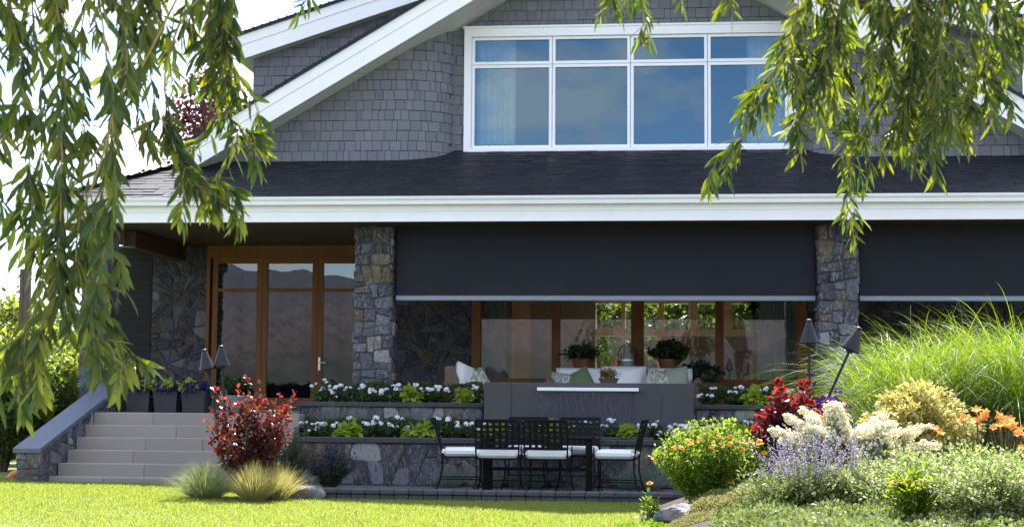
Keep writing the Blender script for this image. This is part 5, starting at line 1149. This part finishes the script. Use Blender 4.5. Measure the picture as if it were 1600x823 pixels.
for (px, Y, py, R, mt, lb, sd) in ((18, 33, 432, .95, 'yellow_tree', 'sunlit yellow green tree behind the tall post', 223), (-60, 36, 380, 1.8, 'tree', 'green tree beyond the left edge, behind the post', 224), (70, 38, 455, 1.0, 'yellow_tree', 'pale green tree between the post and the house corner', 225), (105, 40, 475, 1.0, 'tree', 'dark green tree close by the house corner', 226)):
    tree('garden_tree', lb, (PX(px, Y), Y, 0), PZ(py, Y, px), .5, R, 2600, .12, .045, mt, sd)
for (px, Y, H, R, mt, lb, sd) in ((8, 21.0, 1.75, .55, 'tree', 'dark leafy shrub at the left edge beside the stair wall', 231), (48, 21.6, 1.35, .42, 'yellow_tree', 'yellow green shrub close behind the stair wall', 232), (-40, 22.5, 2.3, .8, 'tree', 'tall dark shrub at the far left edge', 233), (80, 23.5, 1.9, .5, 'tree', 'leafy shrub behind the stair wall and under the eave', 234), (20, 25, 2.3, .75, 'yellow_tree', 'tall yellow green shrub standing behind the shrubs at left', 235), (105, 26.5, 2.0, .5, 'yellow_tree', 'bright shrub seen past the left stone pillar', 236), (178, 27, 2.4, .6, 'yellow_tree', 'bright shrub glimpsed between pillar and siding', 237)):
    c = np.array([PX(px, Y), Y, float(gz(PX(px, Y), Y))]); plant('garden_shrub', lb, 'shrub', c, 90, H, R, R, 46, .075, .03, M[mt], OVAL, M['stem_brown'], .006, seed=sd, stem_kw=dict(dome=.4), leaf_kw=dict(t0=.15, out=.8, off=.05))
for (x, Y, H, R, lb, sd) in ((-1.0, 34.5, 4.6, 1.2, 'leafy tree behind the house, left one seen through the rooms', 241), (1.1, 35.5, 5.2, 1.4, 'leafy tree behind the house, middle one seen through the rooms', 242), (3.0, 34.8, 4.8, 1.3, 'leafy tree behind the house, right one seen through the rooms', 243)):
    tree('back_garden_tree', lb, (x, Y, 0), H, .2, R*1.15, 9000, .13, .055, 'tree', sd, clumps=46)

# ================================================================== THE WILLOW OVERHEAD
rng = rs(301); wl = thing('willow_tree', 'old weeping willow whose leafy strands hang across the top', 'tree', (2.9, -1.4, 0))
tb_ = MB(); T0 = np.array([2.9, -1.4, -.1]); fork = np.array([2.6, -1.0, 2.6])
tb_.tube([T0, T0*.5+fork*.5+[.08, 0, 0], fork], [.42, .33, .3], 14); trunk = tb_.build('trunk', M['bark'], wl, True)
lb_ = MB()
limb_ends = {'L': np.array([-1.55, 5.6, 4.6]), 'R': np.array([1.6, 7.6, 5.1]), 'M': np.array([.2, 6.8, 5.0])}
for k, e in limb_ends.items(): lb_.tube(bez(fork[None], (fork*.45+e*.55+[0, 0, 1.6])[None], e[None], np.linspace(0, 1, 12)), np.linspace(.19, .035, 12), 9)
lb_.build('limb', M['bark'], wl, True)
def crom(pts, n):
    pts = np.array(pts); p = np.concatenate([[2*pts[0]-pts[1]], pts, [2*pts[-1]-pts[-2]]]); out = []
    for i_ in range(1, len(p)-2):
        t = np.linspace(0, 1, n, endpoint=False)[:, None]; a, b_, c_, d_ = p[i_-1:i_+3]
        out.append(.5*(2*b_+(c_-a)*t+(2*a-5*b_+4*c_-d_)*t*t+(3*b_-a-3*c_+d_)*t**3))
    return np.concatenate(out+[pts[-1:]])
class Willow:
    def __init__(s): s.tw = MB(); s.lf = MB()
    def leaves(s, path, sp, L, W, spread=.75, tipful=1.0):
        seg = np.linalg.norm(np.diff(path, axis=0), axis=1); cum = np.concatenate([[0], np.cumsum(seg)]); n = max(3, int(cum[-1]/sp)); u = np.sort(rng.uniform(.02, 1, n))*cum[-1]
        pos = np.stack([np.interp(u, cum, path[:, k]) for k in range(3)], 1); tan = unit(np.stack([np.interp(u, cum, np.gradient(path[:, k])) for k in range(3)], 1))
        az = np.arange(n)*2.4+rng.uniform(0, 6); ref = np.stack([np.cos(az), np.sin(az), np.zeros(n)], 1); side = unit(ref-tan*np.sum(ref*tan, 1)[:, None])
        d = unit(tan*.75+side*spread*rng.uniform(.5, 1.25, n)[:, None]+np.array([0, 0, -.32])+rdir(rng, n)*.18); Ls = L*rng.uniform(.6, 1.15, n)
        s.lf.scatter(*LANCE, pos, d, unit(rdir(rng, n)*.9+side*.6+[0, 0, .3]), Ls, Ls*W/L*rng.uniform(.75, 1.2, n))
    def strand(s, pts, limb, r=.0045, sp=.012, L=.105, W=.0105, twigs=6, tl=.28, jit=.03, upsp=.03):
        pts = [np.asarray(p, float) for p in pts]; e = limb_ends[limb]; st_ = pts[0]; up = (st_*.4+e*.6)+rng.normal(size=3)*[.35, .35, .12]; hi = [up, st_*.75+up*.25+rng.normal(size=3)*.05]
        path = crom(hi+pts, 9); path[9:] += np.cumsum(rng.normal(size=(len(path)-9, 3))*jit*.12, axis=0)
        s.tw.tube(path, np.linspace(r, r*.3, len(path)), 5); s.tw.tube([e, (e+up)/2+[0, 0, .15], up], [.02, .012, r], 5)
        k = 14; s.leaves(path[k:], sp, L, W); s.leaves(path[:k+1], upsp, L, W)
        for _ in range(twigs):
            i_ = rng.randint(k, len(path)-3); a = rng.uniform(0, 6.28); l = tl*rng.uniform(.5, 1.2); o = np.array([math.cos(a)*.45, math.sin(a)*.45, 0])*l
            tp = np.array([path[i_], path[i_]+o*.6+[0, 0, -.15*l], path[i_]+o+[0, 0, -.75*l]]); tp = crom(tp, 6); s.tw.tube(tp, np.linspace(r*.5, r*.2, len(tp)), 4); s.leaves(tp, sp, L*.92, W)
W_ = Willow()
def pxs(lst, D): return [P(a, b_, D+k*.0) for k, (a, b_) in enumerate(lst)]
# left curtain, about five metres from the lens
LS = [(4.6, [(92,-60),(99,90),(100,250),(94,400),(70,520),(55,600)]), (4.7, [(100,-60),(97,120),(104,300),(108,430),(140,510),(168,560)]), (4.5, [(155,-60),(172,110),(165,230),(150,340),(120,470),(135,560)]), (4.9, [(212,-60),(236,120),(262,210),(300,275),(345,318)]),
      (4.8, [(20,-60),(42,120),(58,270),(75,420),(30,540),(8,600)]), (5.0, [(-20,-60),(0,140),(10,300),(5,380)]),
      (4.75, [(185,-60),(200,100),(175,230),(160,320),(140,400)]), (4.65, [(90,330),(60,450),(30,540),(40,640)]), (4.6, [(120,360),(150,450),(190,520),(232,552)]),
      (4.9, [(60,-60),(75,120),(70,260),(40,380)]), (5.0, [(150,-60),(140,80),(150,200),(190,290)]),
      (5.0, [(230,-60),(225,60),(215,150),(235,230)]), (4.95, [(262,190),(300,262),(330,290),(352,300)])]
for D, l in LS: W_.strand(pxs(l, D), 'L', twigs=8, tl=.18, sp=.0125, L=.102, W=.0112, upsp=.07)
LB = [(5.6, [(345,-60),(352,60),(356,150),(372,215),(420,262)]), (5.7, [(330,-60),(345,80),(350,170),(335,240),(320,262)]), (5.6, [(352,-60),(358,100),(366,200),(395,235),(412,280)]), (5.8, [(280,-60),(290,10),(300,60),(285,110)]), (5.6, [(362,-60),(360,50),(378,150),(385,200)]), (5.7, [(300,-60),(318,20),(330,70),(322,130)]), (5.9, [(190,-60),(200,30),(205,90),(195,140)]), (5.9, [(100,-60),(90,30),(110,80)]), (5.8, [(240,-60),(258,30),(262,90)])]
LB = [(D, [(a-(0, 4, 10)[max(0, k-len(l)+3)], e-(0, 14, 34)[max(0, k-len(l)+3)]) for k, (a, e) in enumerate(l)]) for D, l in LB]
for D, l in LB: W_.strand(pxs(l, D), 'L', twigs=4, tl=.2, sp=.015, L=.112, W=.013, upsp=.05)
RSs = [(6.2, [(1290,-60),(1262,30),(1232,100),(1185,160),(1165,200)]), (6.1, [(1240,60),(1200,140),(1165,210),(1130,262)]), (6.3, [(1300,-60),(1290,80),(1262,160),(1240,215)]), (6.5, [(1375,-60),(1368,80),(1355,190),(1345,260),(1333,340)]), (6.4, [(1400,-60),(1395,90),(1375,170),(1350,210),(1310,205)]),
       (6.6, [(1345,-60),(1330,60),(1312,120),(1290,190)]), (6.3, [(1420,-60),(1418,90),(1405,180),(1385,215)]), (6.4, [(1450,-60),(1448,100),(1450,190),(1468,290)]), (6.2, [(1470,-60),(1468,80),(1462,170),(1440,240)]), (6.5, [(1490,-60),(1488,60),(1500,140),(1535,185)]), (6.6, [(1530,-60),(1530,50),(1535,110),(1552,170)]),
       (6.8, [(1570,-60),(1572,20),(1575,70),(1582,110)]), (6.7, [(1550,-60),(1545,40),(1550,90),(1548,140)]), (6.9, [(1610,-60),(1600,20),(1592,70)]), (6.4, [(1430,-60),(1432,60),(1430,140),(1420,220)]), (6.3, [(1385,-60),(1380,60),(1390,130),(1398,200)]), (6.5, [(1510,-60),(1508,50),(1500,110),(1492,180)]), (6.2, [(1320,-60),(1318,50),(1300,100),(1270,130)]),
       (6.5, [(1440,-60),(1445,90),(1440,160),(1432,205)]), (6.3, [(1270,-60),(1258,10),(1225,60),(1190,95)]), (6.6, [(1460,-60),(1462,70),(1475,150),(1480,215)]),
       (6.4, [(948,-80),(952,-30),(958,0),(950,22)]), (6.3, [(1008,-80),(1006,-30),(1010,20),(1014,58)]), (6.4, [(985,-80),(980,-30),(975,-4),(968,12)]), (6.3, [(1060,-80),(1058,-30),(1062,5)]), (6.3, [(1150,-80),(1138,-30),(1125,10)]), (6.2, [(490,-80),(486,-30),(487,5),(492,22)])]
RSs = [(D, [(a, e-(0, 0, 4)[max(0, k-len(l)+3)]) for k, (a, e) in enumerate(l)]) for D, l in RSs]
for D, l in RSs[:21]: W_.strand(pxs(l, D), 'R', twigs=8, tl=.22, sp=.0135, L=.104, W=.0100)
for D, l in RSs[21:]: W_.strand(pxs(l, D), 'M', twigs=2, tl=.12, sp=.014, L=.09, W=.009)
W_.tw.build('twigs', M['twig'], wl); W_.lf.build('foliage', M['willow'], wl)
# unseen crown leaves, most clusters added sunward to shade the left curtain
n = 24000; lf = MB(); cl = np.array([[-1.2, 6.5, 4.75], [-1.6, 6.5, 4.7], [-1.4, 6.6, 5.2], [-1.9, 6.4, 4.8], [-1.1, 6.6, 5.4], [-1.7, 6.6, 5.5], [-1.3, 6.3, 5.0], [-2.1, 6.4, 5.2], [-1.6, 6.2, 4.6], [1.8, 4.2, 5.8], [2.6, 1.5, 6.0], [3.0, -1.4, 6.2]])
i_ = rng.randint(len(cl), size=n); cl[:9, 0] -= .3; p = cl[i_]+rng.normal(size=(n, 3))*[.36, .26, .24]; Ls = .13*rng.uniform(.7, 1.2, n); lf.scatter(*LANCE, p, unit(rdir(rng, n)*.7+[0, 0, -.7]), rdir(rng, n), Ls, Ls*.13); lf.build('crown', M['willow'], wl)

# ================================================================== LAWN
rng = rs(401); n = 230000; y = 13.2+(rng.uniform(0, 1, n)**.9)*6.2; x = rng.uniform(-10.6, 1.2, n)
keep = ~((x > PX(484, 17.35)-.02) & (y > 17.32)) & ~((x > -8.22) & (y > 18.66)) & (bedz(x, y) < gz(x, y)+.01); x, y = x[keep], y[keep]; n = len(x)
patch = .5+.5*np.sin(x*1.7+1.3*np.sin(y*2.2))*np.sin(y*2.9+x*.6)
h = .032*rng.uniform(.5, 1.3, n)*(.75+.4*patch); a = rng.uniform(0, 6.28, n); w = .0042; o = np.stack([x, y, gz(x, y)-.002], 1); s_ = np.stack([np.cos(a), np.sin(a), 0*a], 1)*w; lean = np.stack([rng.normal(size=n)*.45, rng.normal(size=n)*.45, np.ones(n)], 1)*h[:, None]
V = np.stack([o-s_, o+s_, o+lean], 1).reshape(-1, 3); b = MB(); b.add(V, np.arange(3*n).reshape(n, 3)); tag(b.build('lawn_grass', M['grass']), kind='stuff')
